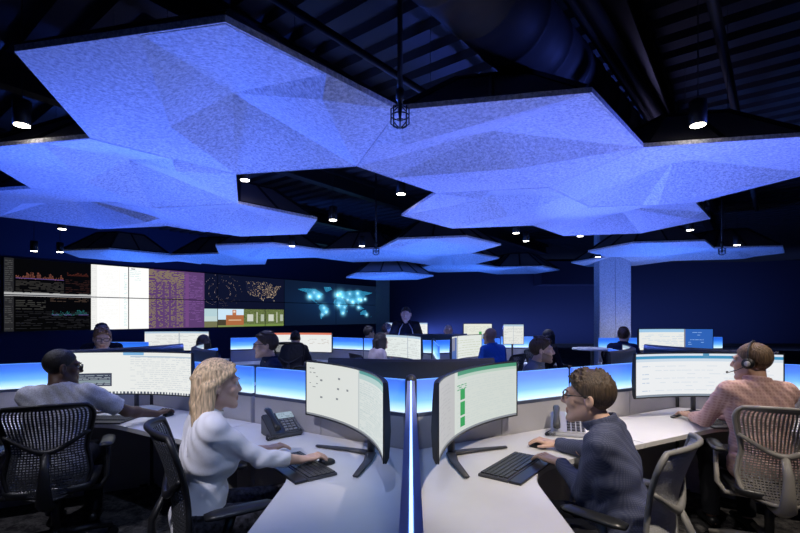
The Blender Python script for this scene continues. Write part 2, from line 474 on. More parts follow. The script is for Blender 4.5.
        B.cap(t0, t1, .0135 * hz, .0115 * hz, k=.012); B.cap(t1, t2, .011 * hz, .0098 * hz, k=.004); B.cap(t2, t3, .0098 * hz, .0078 * hz, k=.004)
    V, Q = B.mesh()
    cen = V[Q].mean(1)
    hl = (cen - np.array(hc)) @ np.array(Hm) / hs    # head-frame coordinates of every face
    mi = np.zeros(len(Q), int)
    mi[(np.abs(hl[:, 0]) < .024) & (hl[:, 1] > .082) & (hl[:, 2] > -.081) & (hl[:, 2] < -.055)] = 1
    if beard:
        st = ((hl[:, 1] > -.005) & (hl[:, 2] < -.035 - .35 * (hl[:, 1] - .05)) & (hl[:, 2] > -.135) & (np.abs(hl[:, 0]) < .085) & (mi == 0))
        st &= ~((hl[:, 2] > -.05) & (np.abs(hl[:, 0]) < .012) & (hl[:, 1] > .09))
        mi[st] = 2
    sk = mat('skin_%d_%d_%d' % tuple(int(c * 100) for c in skin), skin, .5, spec=.35, bump=.06, bscale=300, var=.05, vscale=25)
    lip = mat('lips_%d' % int(skin[0] * 100), tuple(c * s_ for c, s_ in zip(skin, (.82, .6, .6))), .4)
    stub = mat('stubble_%d' % int(skin[0] * 100), tuple(c * .45 for c in skin), .7)
    body = obj('person', np_mesh('person', V, Q, [sk, lip, stub], mi), None)
    body.location = pos; body.rotation_euler = (0, 0, -H)
    tag(body, label, 'person', group)
    fine = res < .0065
    # eyes, brows
    if fine:
        for q in (-1, 1):
            b = BM(); ball(b, (0, 0, 0), .0115 * hs, 12); e = obj('eye', b, M_eye, body, True, Hd(q * .031, .0785, .006))
            b = BM(); ball(b, tuple(Hm @ Vector((0, .0074, 0)) * hs), (.0048 * hs,) * 3, 10); obj('iris', b, M_iris, e, True)
            b = BM(); tube(b, [Hd(q * .014, .099, .024), Hd(q * .03, .097, .03), Hd(q * .05, .081, .025)], [.0016, .002, .001] if female else [.0032, .0036, .002], 6); obj('eyebrow', b, hairmat(haircol), body, True)
    # hair
    if hair != 'bald':
        ext = {'long': .45, 'longdark': .36}.get(hair, .16)
        Hs = Sculpt(np.array(hc) - np.array([.17, .17, ext]), np.array(hc) + np.array([.17, .17, .18]), min(res, .006))
        th = {'crop': .004, 'short': .012, 'spiky': .013, 'long': .014, 'longdark': .014, 'fade': .007}[hair]
        Hs.ell(Hd(0, -.016, .033), tuple((v + th) * hs for v in (.074, .093, .085)), k=0, M=hM)
        if hair in ('crop', 'fade'): pl, n = (0, .0, -.004), (0, .68, -.73)
        elif hair in ('short', 'spiky'): pl, n = (0, 0, -.004), (0, .66, -.75)
        else: pl, n = (0, -.004, .0), (0, .8, -.6)
        Hs.cut(Hd(*pl), Hm @ Vector(n))
        if hair == 'spiky':
            for i in range(170):
                a, b_ = random.uniform(-1.2, 1.2), random.uniform(-.2, 1.15)
                dx = Vector((math.sin(a) * math.cos(b_), math.cos(b_) * math.cos(a) * (1 if random.random() < .6 else -1), math.sin(b_) + .25)).normalized()
                p0 = Vector((dx.x * .078, -.016 + dx.y * .097, .033 + dx.z * .09))
                if p0.y * .66 - p0.z * .75 > -.01: continue
                tip = p0 + dx * .014 + Vector((.004, .008, .008))
                Hs.cap(Hd(*p0), Hd(*tip), .008, .003, k=.004)
        if hair == 'short':
            for i in range(60):
                x = random.uniform(-.06, .06); y = random.uniform(-.05, .075); z = .12 * math.sqrt(max(0, 1 - (x / .09) ** 2 - ((y + .016) / .115) ** 2)) + .02
                if y * .66 - z * .75 > -.012: continue
                Hs.cap(Hd(x, y - .02, z - .006), Hd(x * 1.05, y + .016, z - .004), .009, .006, k=.005)
        if hair == 'long':
            for q in (-1, 1):                       # sides swept back over the ears, then down
                for j in range(9):
                    y0 = .065 - j * .012; z0 = .075 - j * .004
                    Hs.cap(Hd(q * .06, y0, z0), Hd(q * .083, -.02 - j * .006, .01 - j * .003), .011, .012, k=.012)
                    dn = random.uniform(-.25, -.34)
                    Hs.cap(Hd(q * .08, -.025 - j * .006, .0), Hd(q * (.085 + .004 * (j % 3)), -.04 - j * .008, dn * .5), .012, .013, k=.012)
                    Hs.cap(Hd(q * .086, -.04 - j * .008, dn * .5), Hd(q * .072, -.055 - j * .009, dn), .013, .005, k=.012)
            for j in range(15):
                x = -.07 + j * .01; dn = random.uniform(-.31, -.38)
                Hs.cap(Hd(x * .75, -.1, .03), Hd(x, -.105, -.1), .016, .016, k=.014)
                Hs.cap(Hd(x, -.105, -.1), Hd(x * 1.05, -.098, dn), .016, .005, k=.012)
            Hs.ell(Hd(0, -.118, .03), (.022, .016, .014), k=.008)
            Hs.cap(Hd(-.045, .06, .098), Hd(0, -.11, .035), .012, k=.01); Hs.cap(Hd(.045, .06, .098), Hd(0, -.11, .035), .012, k=.01)
            Hs.cap(Hd(-.055, .05, .085), Hd(-.03, -.105, .03), .012, k=.01); Hs.cap(Hd(.055, .05, .085), Hd(.03, -.105, .03), .012, k=.01)
        if hair == 'longdark':
            for q in (-1, 1):
                for j in range(6):
                    Hs.cap(Hd(q * .07, .04 - j * .02, .03), Hd(q * .088, .01 - j * .02, -.1), .018, .018, k=.015)
                    Hs.cap(Hd(q * .088, .01 - j * .02, -.1), Hd(q * .08, .0 - j * .02, -.25), .018, .006, k=.015)
            for j in range(7):
                x = -.06 + j * .02; Hs.cap(Hd(x, -.1, 0), Hd(x, -.1, -.27), .025, .01, k=.015)
        hm = obj('hair', np_mesh('hair', *Hs.mesh(), [hairmat(haircol)]), None, body)
        if hair == 'long':
            b = BM(); ball(b, Hd(0, -.127, .03), (.012, .008, .01)); obj('hair_clip', b, M_blackplastic, hm, True)
    # clothes
    cres = max(res, .006)
    if shirt is not None:
        C = Sculpt(lo, hi, cres)
        trunk(C, .006)
        for q in (-1, 1):
            ra, re, rw = (.062, .052, .038) if not female else (.05, .042, .031)
            if sleeve == 'long':
                C.cap(S[q], E_[q], ra, re, k=.03); C.cap(E_[q], E_[q] + (W[q] - E_[q]) * .97, re, rw, k=.025, end=True)
            elif sleeve == 'three':
                C.cap(S[q], E_[q], ra, re, k=.03); C.cap(E_[q], E_[q] + (W[q] - E_[q]) * .62, re + .002, rw + .012, k=.025, end=True)
            else:
                C.cap(S[q], S[q] + (E_[q] - S[q]) * .78, ra + .006, re + .012, k=.03, end=True)
        if sit: C.cut(T(0, 0, -.09), Vector((0, -.25, -1)))
        else: C.cut(T(0, 0, -.12), Vector((0, 0, -1)))
        C.folds(.0042 if fine else .003)
        nd = (Hd(0, -.022, -.06) - neck0).normalized()
        cM = Matrix.Identity(3)
        z = (nd + Vector((0, -.25, .1))).normalized(); x = Vector((1, 0, 0)); y = z.cross(x).normalized(); x = y.cross(z)
        cM = Matrix((x, y, z)).transposed()
        C.cap(neck0 + nd * .045, neck0 + nd * .17, .058 * w + (.006 if collar else .004), .058 * w + .008, k=.008, op='sub')
        if collar:
            C.torus(neck0 + nd * .046 + Vector((0, .004, 0)), .070 * w, .0085, cM, sq=3.0, k=.006)
        else:
            C.torus(neck0 + nd * .026 + Vector((0, .006, 0)), .068 * w, .008, cM, sq=1.3, k=.01)
        so = obj('shirt', np_mesh('shirt', *C.mesh(), [shirt]), None, body)
        if piping:
            for q in (-1, 1):
                b = BM(); tube(b, [T(q * .05, .09, sh + .03), T(q * .10, .115, sh - .06), T(q * .13, .118, sh - .2)], .008, 6); obj('piping', b, M_silver, so, True)
        if lanyard:
            b = BM(); tube(b, [neck0 + Vector((.06, 0, .02)), T(.055, .13, .32), T(0, .145, .2), T(-.055, .13, .32), neck0 + Vector((-.06, 0, .02))], .006, 6); obj('lanyard', b, lanyard, body, True)
    if trousers is not None:
        C = Sculpt(np.array(lo), np.array([hi[0], hi[1], hipz + .2]), max(res, .009))
        C.cap((-.085, 0, hipz), (.085, 0, hipz), .118, k=.04)
        for q in (-1, 1):
            C.cap(hip[q], knee[q], .092, .068, k=.035); C.cap(knee[q], ank[q], .066, .055, k=.03, end=True)
        C.folds(.003)
        C.cut((0, 0, hipz + .085), (0, 0, 1))
        obj('trousers', np_mesh('trousers', *C.mesh(), [trousers]), None, body)
        for q in (-1, 1):
            b = BM(); tube(b, [ank[q] + Vector((0, -.06, -.045)), ank[q] + Vector((0, 0, -.04)), ank[q] + Vector((0, .1, -.05)), ank[q] + Vector((0, .19, -.062))], [.034, .042, .04, .022], 12, flat=.8)
            obj('shoe', b, M_blackplastic, body, True)
    if glasses:
        b = BM()
        for q in (-1, 1):
            cx = q * .033; ring = []
            for a in np.linspace(0, 2 * math.pi, 20, endpoint=False):
                ex = abs(math.cos(a)) ** .7 * math.copysign(1, math.cos(a)); ez = abs(math.sin(a)) ** .7 * math.copysign(1, math.sin(a))
                ring.append(Hd(cx + .026 * ex, .112 - abs(cx + .026 * ex) * .16, .003 + .018 * ez))
            tube(b, ring, .0024, 6, closed=True)
            tube(b, [Hd(q * .059, .102, .012), Hd(q * .078, .09, .012), Hd(q * .085, .0, .014), Hd(q * .084, -.02, .002)], .0027, 6)
        tube(b, [Hd(-.008, .111, .007), Hd(0, .114, .01), Hd(.008, .111, .007)], .0022, 6)
        g = obj('glasses', b, M_frame, body, True)
    if headset:
        b = BM()
        tube(b, [Hd(.094 * math.cos(a), -.012, .028 + .104 * math.sin(a)) for a in np.linspace(-.1, math.pi + .1, 24)], .006, 6, flat=1.)
        hs_ = obj('headset', b, M_graphite, body, True)
        for q in (-1, 1):
            b = BM(); tube(b, [Hd(q * .08, -.012, -.006), Hd(q * .108, -.012, -.006)], .034, 18); obj('ear_cup', b, M_blackplastic, hs_, True)
            b = BM(); tube(b, [Hd(q * .107, -.012, -.006), Hd(q * .111, -.012, -.006)], .018, 18); obj('ear_cup_disc', b, M_silver, hs_, True)
        b = BM(); tube(b, [Hd(-.104, -.005, -.02), Hd(-.1, .05, -.05), Hd(-.075, .1, -.068), Hd(-.055, .118, -.07)], .003, 6); ball(b, Hd(-.052, .12, -.07), .008, 8); obj('microphone', b, M_blackplastic, hs_, True)
    return body
# ------------------------------------------------------------------ the room
def build_room():
    b = BM(); box(b, -29, 21.2, -3.2, 23.8, -.1, 0); struct('floor', b, M_carpet)
    # ceiling: corrugated roof deck
    e1 = Vector((.797, -.605, 0)); e2 = Vector((.605, .797, 0)); c0 = Vector((-2, 6, 0))
    b = BM(); prof = []
    x = -22.
    while x < 26.:
        prof += [(x, 4.3), (x + .17, 4.3), (x + .2, 4.38), (x + .3, 4.38)]; x += .33
    A = [b.verts.new(c0 + e2 * p + e1 * -24 + Vector((0, 0, z))) for p, z in prof]; B_ = [b.verts.new(c0 + e2 * p + e1 * 24 + Vector((0, 0, z))) for p, z in prof]
    for i in range(len(prof) - 1): b.faces.new((A[i], A[i + 1], B_[i + 1], B_[i]))
    struct('ceiling', b, M_ceil)
    # walls
    d = Vector((.605, .797, 0)); nrm = Vector((.797, -.605, 0)); p1 = Vector((-.98, 23.5, 0)); p0 = p1 - d * 33.25
    def wall(name, a, c, th=.12, z1=4.4):
        b = BM(); t = (c - a).normalized(); n = Vector((t.y, -t.x, 0)) * -th
        prism(b, [(a.x, a.y), (c.x, c.y), (c.x + n.x, c.y + n.y), (a.x + n.x, a.y + n.y)], 0, z1); struct(name, b, M_navy)
    wall('wall_left', p0, p1); wall('wall_back', p1, Vector((21, 23.5, 0))); wall('wall_right', Vector((21, 23.5, 0)), Vector((21, -3, 0))); wall('wall_front', Vector((21, -3, 0)), Vector((p0.x, -3, 0)))
    b = BM(); box(b, 6.9, 10.6, 22.2, 23.48, 3.07, 4.2); struct('trim_1', b, M_navy)
    b = BM(); box(b, -.9, 20.8, 23.44, 23.49, 0, .12); struct('baseboard_back', b, M_blackplastic)
    # felt-clad columns
    for nm, x, y, w in (('column_1', 5.56, 11.95, .81), ('column_2', -.85, 22.6, .66)):
        b = BM(); box(b, x - w / 2, x - .012, y - .17, y + .17, 0, 4.3); box(b, x + .012, x + w / 2, y - .17, y + .17, 0, 4.3); box(b, x - w / 2 + .02, x + w / 2 - .02, y - .15, y + .15, 0, 4.3)
        struct(nm, b, M_feltcol)
    # roof steel
    for i, s in enumerate((-6.2, -3.6, -1.0, 1.5, 4.4, 7.4)):
        b = BM(); c = c0 + e1 * s
        a, e = c - e2 * 14, c + e2 * 14
        for z0, z1, hw in ((4.2, 4.28, .09), (3.98, 4.2, .012), (3.94, 3.98, .09)):
            q = e1 * hw
            prism(b, [((a + q).x, (a + q).y), ((e + q).x, (e + q).y), ((e - q).x, (e - q).y), ((a - q).x, (a - q).y)], z0, z1)
        o = struct('beam_%d' % (i + 1), b, M_blackmetal)

def ceiling_gear():
    # round duct
    b = BM(); a, c = Vector((-1.35, .73, 3.62)), Vector((5.35, 8.61, 3.62)); d = (c - a); n = 26
    pts, rr = [], []
    for i in range(n):
        t = i / (n - 1)
        for q, r in ((-.016, .285), (-.0016, .285), (-.0012, .293), (.0012, .293), (.0016, .285), (.016, .285)):
            pts.append(a + d * (t + q)); rr.append(r)
    tube(b, pts, rr, 28); o = obj('air_duct', b, M_duct, None, True)
    tag(o, 'large round black air duct running below the roof deck', 'duct')
    dr = Vector((.64, .77, 0))
    for nm, lab, p, Y0, px, r, z in (('conduit_pipe', 'black pipe under the roof deck, nearer the duct of two side by side', 575, 3.42, 0, .045, 3.86), ('conduit_pipe', 'thicker black pipe just right of the thin one beside the duct', 592, 3.42, 0, .06, 3.85),
                                    ('sprinkler_pipe', 'lone black pipe slanting down above the rightmost pendant lamp', 714, 3.42, 0, .04, 3.85), ('sprinkler_pipe', 'thin black pipe crossing the dark roof over the left felt cloud', 330, 3.9, 0, .035, 3.95)):
        x = (p - 400) / F * Y0; b = BM(); s = Vector((x, Y0, z))
        tube(b, [s - dr * 3, s + dr * 8.5], r, 12); t = tag(obj(nm, b, M_duct, None, True), lab, 'pipe', 'pipes under the roof deck')
    # sprinkler drops with wire guards
    for px, py, Y, lab in ((400, 116, 2.78, 'sprinkler drop with wire guard between the two nearest felt clouds'), (376, 251, 8.0, 'sprinkler drop with wire guard in front of the far blue clouds'),
                           (705, 207, 6.75, 'sprinkler drop with wire guard at the tip of the second right-hand cloud'), (722, 251, 8.1, 'sprinkler drop with wire guard over the far right clouds')):
        p = at(px, py, Y); t = thing('sprinkler', lab, 'sprinkler', (p.x, p.y, p.z), 0, 'ceiling sprinklers')
        b = BM(); tube(b, [(0, 0, .06), (0, 0, 4.3 - p.z)], .017, 10); tube(b, [(0, 0, .1), (0, 0, .16)], .027, 10); obj('drop_pipe', b, M_blackmetal, t, True)
        b = BM(); lathe(b, [(.006, -.02), (.012, .02), (.012, .06)], 10); lathe(b, [(.022, -.024), (.022, -.02)], 10); obj('sprinkler_head', b, M_darkmetal, t)
        b = BM()
        for k in range(4):
            a = k * math.pi / 4; cx, cy = math.cos(a), math.sin(a)
            tube(b, [(cx * .02, cy * .02, .06), (cx * .055, cy * .055, .045), (cx * .055, cy * .055, -.05), (cx * .02, cy * .02, -.07), (-cx * .02, -cy * .02, -.07), (-cx * .055, -cy * .055, -.05), (-cx * .055, -cy * .055, .045), (-cx * .02, -cy * .02, .06)], .0045, 5)
        tube(b, [(.056 * math.cos(a), .056 * math.sin(a), 0) for a in np.linspace(0, 2 * math.pi, 16, endpoint=False)], .0045, 5, closed=True)
        obj('wire_guard', b, M_blackmetal, t)
    # pendant downlights
    def pendant(p, lab, r=.06, h=.19):
        t = thing('pendant_light', lab, 'lamp', p, 0, 'black pendant downlights')
        b = BM(); lathe(b, [(r * .9, -.0), (r, .002), (r, h - .01), (r * .85, h)], 20)
        obj('lamp_housing', b, M_blackmetal, t, True)
        b = BM(); lathe(b, [(r * .86, -.006), (r * .86, .001)], 20); obj('lens', b, M_lamp, t)
        b = BM(); tube(b, [(0, 0, h), (0, 0, 4.3 - p[2])], .004, 6); obj('suspension_cord', b, M_darkmetal, t)
        return t
    rows = [(22, 125, 3.5, 'lit pendant lamp in the dark gap left of the nearest felt cloud'), (698, 125, 3.5, 'brightest pendant lamp, hanging on a long cord above the right felt cloud'),
            (245, 180, 5.4, 'pendant lamp just under the far corner of the nearest left cloud'), (401, 194, 5.7, 'small pendant lamp in the dark gap between the near left and right clouds'),
            (333, 220, 6.4, 'pendant lamp beside the pointed tip of the second left cloud'), (34, 251, 8.6, 'pendant lamp in front of the black video panels'), (62, 229, 7.2, 'lit pendant lamp below the left edge cloud above the video panels'),
            (60, 252, 9.0, 'pendant lamp at the left tip of the far blue cloud'), (292, 246, 8.9, 'pendant lamp over the night map of lights'), (362, 246, 8.9, 'pendant lamp near the far sprinkler, above the world map'),
            (516, 233, 7.8, 'pendant lamp close below the second right cloud'), (526, 241, 9.0, 'pendant lamp beneath another, right of the far central cloud'), (580, 236, 8.6, 'pendant lamp between the second right cloud and the far right clouds'),
            (690, 230, 7.6, 'pendant lamp under the tip of the second right cloud'), (737, 245, 8.8, 'pendant lamp hanging in front of the far right clouds'), (598, 257, 10.2, 'pendant lamp above the felt column at left of the far right clouds')]
    for px, py, Y, lab in rows:
        p = at(px, py, Y); pendant(tuple(p), lab)
    for x, y in ((1.75, .95), (-1.55, .9)):
        pass

# ------------------------------------------------------------------ felt clouds
LA = math.atan2(.67, 1.99); LU = 2.1; HR = LU / math.sqrt(3)
def cloud(c, z, rot, lab, group, mirror=False, rise=.23):
    t = thing('acoustic_cloud', lab, 'acoustic cloud', (c[0], c[1], z), LA + math.pi / 6, group)
    V = [Vector((HR * .997 * math.cos(k * math.pi / 3), HR * .997 * math.sin(k * math.pi / 3), 0)) for k in range(6)]
    sgn = -1 if mirror else 1
    v = lambda i: V[(sgn * i + rot) % 6]
    # the border: points of the hexagon plus two extra on its edges; folds meet at a raised centre and a lower one
    m0 = v(0).lerp(v(1), .62); m1 = v(1).lerp(v(2), .5)
    C = Vector((0, 0, rise)); C2 = v(5) * .42 + Vector((0, 0, rise * .12)); N = m1 * .62 + v(2) * .2 - Vector((0, 0, rise * .2))
    pts = [v(0), m0, v(1), m1, v(2), v(3), v(4), v(5), C, C2, N]
    tri = [(0, 1, 7), (1, 8, 9), (1, 9, 7), (1, 2, 8), (2, 3, 8), (3, 10, 8), (3, 4, 10), (10, 4, 5), (8, 10, 5), (8, 5, 6), (8, 6, 9), (9, 6, 7)]
    b = BM(); vs = [b.verts.new(p) for p in pts]
    for q in tri: b.faces.new([vs[i] for i in q])
    f = obj('felt_panel', b, M_felt, t)
    me = f.data
    # all facets must look down: flip where needed
    for p in me.polygons:
        if p.normal.z > 0: p.flip()
    # edge band
    b = BM()
    for k in range(6):
        a, e = V[k], V[(k + 1) % 6]; i = .985
        q = [b.verts.new(p) for p in (a, e, e + Vector((0, 0, .035)), a + Vector((0, 0, .035)), a * i, e * i, e * i + Vector((0, 0, .035)), a * i + Vector((0, 0, .035)))]
        b.faces.new((q[0], q[1], q[2], q[3])); b.faces.new((q[5], q[4], q[7], q[6])); b.faces.new((q[3], q[2], q[6], q[7]))
    obj('felt_edge', b, M_felt, t)
    # dark raised back, a truncated pyramid of panels in a black frame, which carries the felt
    top = rise + .24
    low = [Vector((V[k].x * .96, V[k].y * .96, .04)) for k in range(6)]; ring = [Vector((V[k].x * .44, V[k].y * .44, top)) for k in range(6)]
    b = BM(); lo_ = [b.verts.new(p) for p in low]; hi_ = [b.verts.new(p) for p in ring]
    for k in range(6): b.faces.new((lo_[k], lo_[(k + 1) % 6], hi_[(k + 1) % 6], hi_[k]))
    b.faces.new(hi_)
    obj('back_panel', b, M_feltback, t)
    b = BM()
    for k in range(6):
        tube(b, [low[k] + Vector((0, 0, .005)), ring[k]], .026, 4); tube(b, [ring[k], ring[(k + 1) % 6]], .026, 4); tube(b, [low[k], low[(k + 1) % 6]], .02, 4)
        a, e = low[k].lerp(low[(k + 1) % 6], .5), ring[k].lerp(ring[(k + 1) % 6], .5); tube(b, [a, e], .02, 4)
    obj('frame', b, M_blackmetal, t)
    for k in (0, 2, 4):
        b = BM(); tube(b, [ring[k], Vector((ring[k].x, ring[k].y, 4.3 - z))], .0025, 5); obj('suspension_wire', b, M_darkmetal, t)
    return t

def clouds():
    ux, uy = LU * math.cos(LA), LU * math.sin(LA); wx, wy = LU * math.cos(LA + math.pi / 3), LU * math.sin(LA + math.pi / 3)
    pos = lambda o, i, j: (o[0] + i * ux + j * wx, o[1] + i * uy + j * wy)
    o1, o2, o3 = (-1.2, 3.27), (.77, 9.07), (5.2, 9.5)
    G1, G2, G3 = 'near cluster of felt clouds', 'far cluster of felt clouds', 'right-hand cluster of felt clouds'
    for i, j, r, mi, lab in ((0, 0, 3, False, 'largest hexagonal felt cloud overhead, nearest at the left'), (1, 0, 1, False, 'large hexagonal felt cloud overhead right of centre, below the duct'), (2, 0, 2, True, 'hexagonal felt cloud running off the right edge under the brightest pendant'),
                             (-1, 1, 3, False, 'felt cloud tucked behind the far edge of the largest cloud'), (-2, 2, 4, False, 'felt cloud cut by the left edge above the black video panels'), (-1, 2, 0, False, 'felt cloud with the pointed right tip, behind the tucked one'),
                             (1, 1, 5, True, 'felt cloud behind the large central one, its left corner sharp'), (2, 1, 3, False, 'felt cloud with its tip beside the right-hand sprinkler')):
        cloud(pos(o1, i, j), 2.9, r, lab, G1, mi)
    for i, j, r, lab in ((-4, 2, 2, 'far blue cloud in front of the white video panel'), (-3, 2, 0, 'far blue cloud in front of the purple video panel'), (-2, 1, 3, 'far cloud over the map of night lights'), (-1, 1, 1, 'far cloud over the gap between the two map panels'),
                         (0, 0, 4, 'far cloud in the middle with its frame showing above, nearest of its cluster'), (0, 1, 2, 'far cloud right behind the nearest of the middle cluster'), (0, 2, 0, 'far thin cloud above the standing man'), (1, 2, 3, 'far thin cloud with the right tip over the dark back wall')):
        cloud(pos(o2, i, j), 2.9, r, lab, G2, i % 2 == 0)
    cloud((-.3, 12.3), 2.58, 1, 'lowest and farthest small cloud across the top of the world map', G2)
    for c, r, lab in ((o3, 2, 'left front cloud of the far right cluster'), (pos(o3, 1, 0), 4, 'far cloud at the right end, before the navy wall'), (pos(o3, 0, 1), 0, 'far cloud touching the top of the felt column')):
        cloud(c, 2.9, r, lab, G3)

# ------------------------------------------------------------------ pictures for the screens
def blank(w, h, c): return np.tile(np.array(c, np.float32), (h, w, 1))
def rect(im, x0, y0, x1, y1, c):
    h, w = im.shape[:2]; im[int(round(y0 * h)):max(int(round(y1 * h)), int(round(y0 * h)) + 1), int(round(x0 * w)):max(int(round(x1 * w)), int(round(x0 * w)) + 1)] = c
def rows(im, x0, y0, x1, y1, n, c, fill=.6, seed=0, dash=6, amt=1.):
    """unreadable lines of dashes"""
    r = np.random.default_rng(seed); h, w = im.shape[:2]
    for k in range(n):
        y = y0 + (y1 - y0) * (k + .5) / n
        x = x0
        while x < x1:
            l = r.uniform(.3, 1.) * (x1 - x0) / dash
            if r.random() < fill:
                i, j0, j1 = int(y * h), int(x * w), int(min(x + l * .8, x1) * w)
                if i < h and j1 > j0: im[i, j0:j1] = im[i, j0:j1] * (1 - amt) + np.array(c) * amt
            x += l
WHITE = (.86, .88, .86)
def scr_sheet():                             # the fair-haired woman's screen
    im = blank(192, 60, (.70, .75, .73)); rect(im, 0, 0, .52, 1, (.74, .77, .74)); rect(im, .53, .0, 1, .05, (.10, .35, .33)); rect(im, .53, .05, 1, .14, (.45, .62, .60))
    rows(im, .54, .16, .99, .98, 26, (.58, .66, .65), .8, 1, 9); rows(im, .03, .08, .10, .5, 6, (.3, .32, .32), .5, 2, 2)
    for x, y in ((.29, .22), (.28, .40), (.38, .38), (.27, .58), (.12, .3), (.12, .62)): rect(im, x, y, x + .02, y + .035, (.22, .24, .26))
    rect(im, .515, 0, .53, 1, (.55, .6, .6)); rect(im, 0, .965, 1, 1, (.25, .27, .3)); return im
def scr_green():
    im = blank(192, 60, (.66, .71, .67)); rect(im, 0, 0, .36, 1, (.52, .52, .53)); rect(im, .4, 0, 1, .06, (.08, .33, .2)); rect(im, .4, .06, 1, .12, (.5, .64, .55))
    rows(im, .4, .16, .98, .95, 20, (.62, .68, .65), .8, 4, 9)
    for y0, y1 in ((.30, .47), (.50, .72), (.75, .9)): rect(im, .435, y0, .495, y1, (.03, .36, .10))
    rows(im, .4, .2, .52, .3, 3, (.1, .4, .2), .9, 5, 2); rows(im, .04, .1, .3, .9, 14, (.46, .46, .48), .7, 6, 4); rect(im, 0, .965, 1, 1, (.25, .27, .3)); return im
def scr_list():
    im = blank(192, 60, WHITE); rect(im, .45, 0, .6, .06, (.2, .45, .75)); rows(im, .5, .1, .99, .9, 16, (.68, .72, .74), .8, 7, 9); rect(im, .5, .09, 1, .12, (.5, .6, .7))
    rect(im, .10, .50, .37, .82, (.05, .06, .10)); rows(im, .11, .54, .36, .8, 6, (.35, .4, .45), .8, 8, 3); rect(im, .11, .66, .36, .73, (.25, .32, .35))
    for k in range(40): rect(im, k / 40, .95, k / 40 + .014, 1, (.08, .1, .14))
    return im
def scr_page():
    im = blank(192, 60, (.88, .9, .92)); rect(im, 0, .0, 1, .05, (.75, .82, .9)); rect(im, 0, .05, 1, .12, (.05, .30, .55)); rect(im, .0, .12, 1, .18, (.65, .75, .85))
    rows(im, .06, .25, .13, .9, 7, (.5, .6, .75), .9, 9, 1); rows(im, .17, .25, .95, .9, 7, (.72, .78, .84), .7, 10, 8); rect(im, 0, .95, 1, 1, (.25, .3, .36)); rect(im, .52, .0, .56, .1, (.1, .3, .5)); return im
def scr_red():
    im = blank(120, 40, WHITE); rect(im, 0, 0, 1, .09, (.75, .2, .12)); rows(im, .3, .3, .45, .4, 1, (.1, .2, .4), 1, 11, 2); rows(im, .6, .3, .95, .6, 4, (.6, .55, .5), .6, 12, 5); return im
def scr_blue():
    im = blank(120, 40, WHITE); rect(im, 0, 0, 1, .16, (.35, .6, .85)); rows(im, .05, .25, .95, .9, 8, (.6, .7, .8), .7, 13, 7); rect(im, .68, 0, 1, 1, (.03, .13, .5)); rows(im, .72, .1, .9, .8, 6, (.3, .5, .9), .5, 15, 3); rect(im, .665, 0, .68, 1, (.2, .2, .25)); return im
def scr_plain(seed=1, c=WHITE):
    im = blank(96, 32, c); rect(im, 0, 0, 1, .08, (.45, .6, .75)); rows(im, .05, .15, .95, .95, 10, tuple(.8 * v for v in c), .7, seed, 6); rect(im, .48, 0, .5, 1, (.5, .55, .6)); return im
def scr_mixed():
    im = blank(120, 40, (.8, .84, .8)); rect(im, .02, .05, .36, 1, (.05, .12, .4)); rect(im, .08, .05, .28, .6, (.25, .25, .35)); rows(im, .4, .15, .98, .95, 7, (.6, .66, .5), .9, 16, 5); rect(im, .38, 0, .4, 1, (.1, .12, .2)); return im
def scr_chart():
    im = blank(96, 32, (.84, .86, .76)); rows(im, .05, .1, .95, .5, 6, (.7, .72, .64), .8, 17, 6); rect(im, .55, .45, .65, .9, (.08, .4, .12)); rect(im, .68, .6, .74, .9, (.15, .25, .45)); rect(im, .76, .5, .80, .9, (.1, .1, .12)); return im

def inside(poly, X, Y):
    r = np.zeros(X.shape, bool); n = len(poly)
    for i in range(n):
        x0, y0 = poly[i]; x1, y1 = poly[(i + 1) % n]
        c = ((y0 > Y) != (y1 > Y)); t = np.where(c, (x1 - x0) * (Y - y0) / ((y1 - y0) if y1 != y0 else 1) + x0, 1e9)
        r ^= c & (X < t)
    return r
CONT = [[(-165, 65), (-140, 70), (-95, 70), (-80, 62), (-60, 50), (-70, 42), (-80, 30), (-82, 25), (-97, 26), (-97, 18), (-85, 12), (-80, 8), (-95, 15), (-106, 22), (-117, 32), (-125, 42), (-130, 54), (-150, 59)],
        [(-50, 60), (-42, 62), (-22, 72), (-30, 82), (-58, 80), (-55, 70)], [(-78, 8), (-62, 10), (-50, 0), (-36, -7), (-40, -22), (-55, -34), (-66, -45), (-70, -53), (-74, -45), (-71, -20), (-81, -5)],
        [(-16, 15), (-10, 30), (0, 36), (12, 36), (32, 31), (43, 12), (51, 11), (40, -5), (38, -20), (30, -32), (19, -34), (12, -17), (9, 3), (-5, 5)],
        [(-9, 38), (-9, 43), (-2, 48), (8, 55), (6, 60), (15, 69), (40, 67), (70, 72), (105, 76), (140, 72), (178, 68), (160, 60), (140, 55), (130, 43), (122, 38), (120, 25), (108, 20), (105, 10), (98, 16), (90, 22), (80, 8), (73, 20), (60, 25), (48, 30), (36, 36), (28, 37), (22, 37), (15, 42), (5, 43)],
        [(114, -22), (130, -12), (137, -12), (143, -11), (153, -27), (148, -38), (138, -35), (128, -32), (115, -34)], [(95, 5), (105, -6), (120, -8), (135, -5), (118, 4)], [(131, 32), (141, 36), (144, 44), (138, 38)], [(-6, 50), (0, 52), (-4, 58)], [(167, -45), (177, -38), (174, -41)], [(44, -16), (50, -16), (46, -25)]]
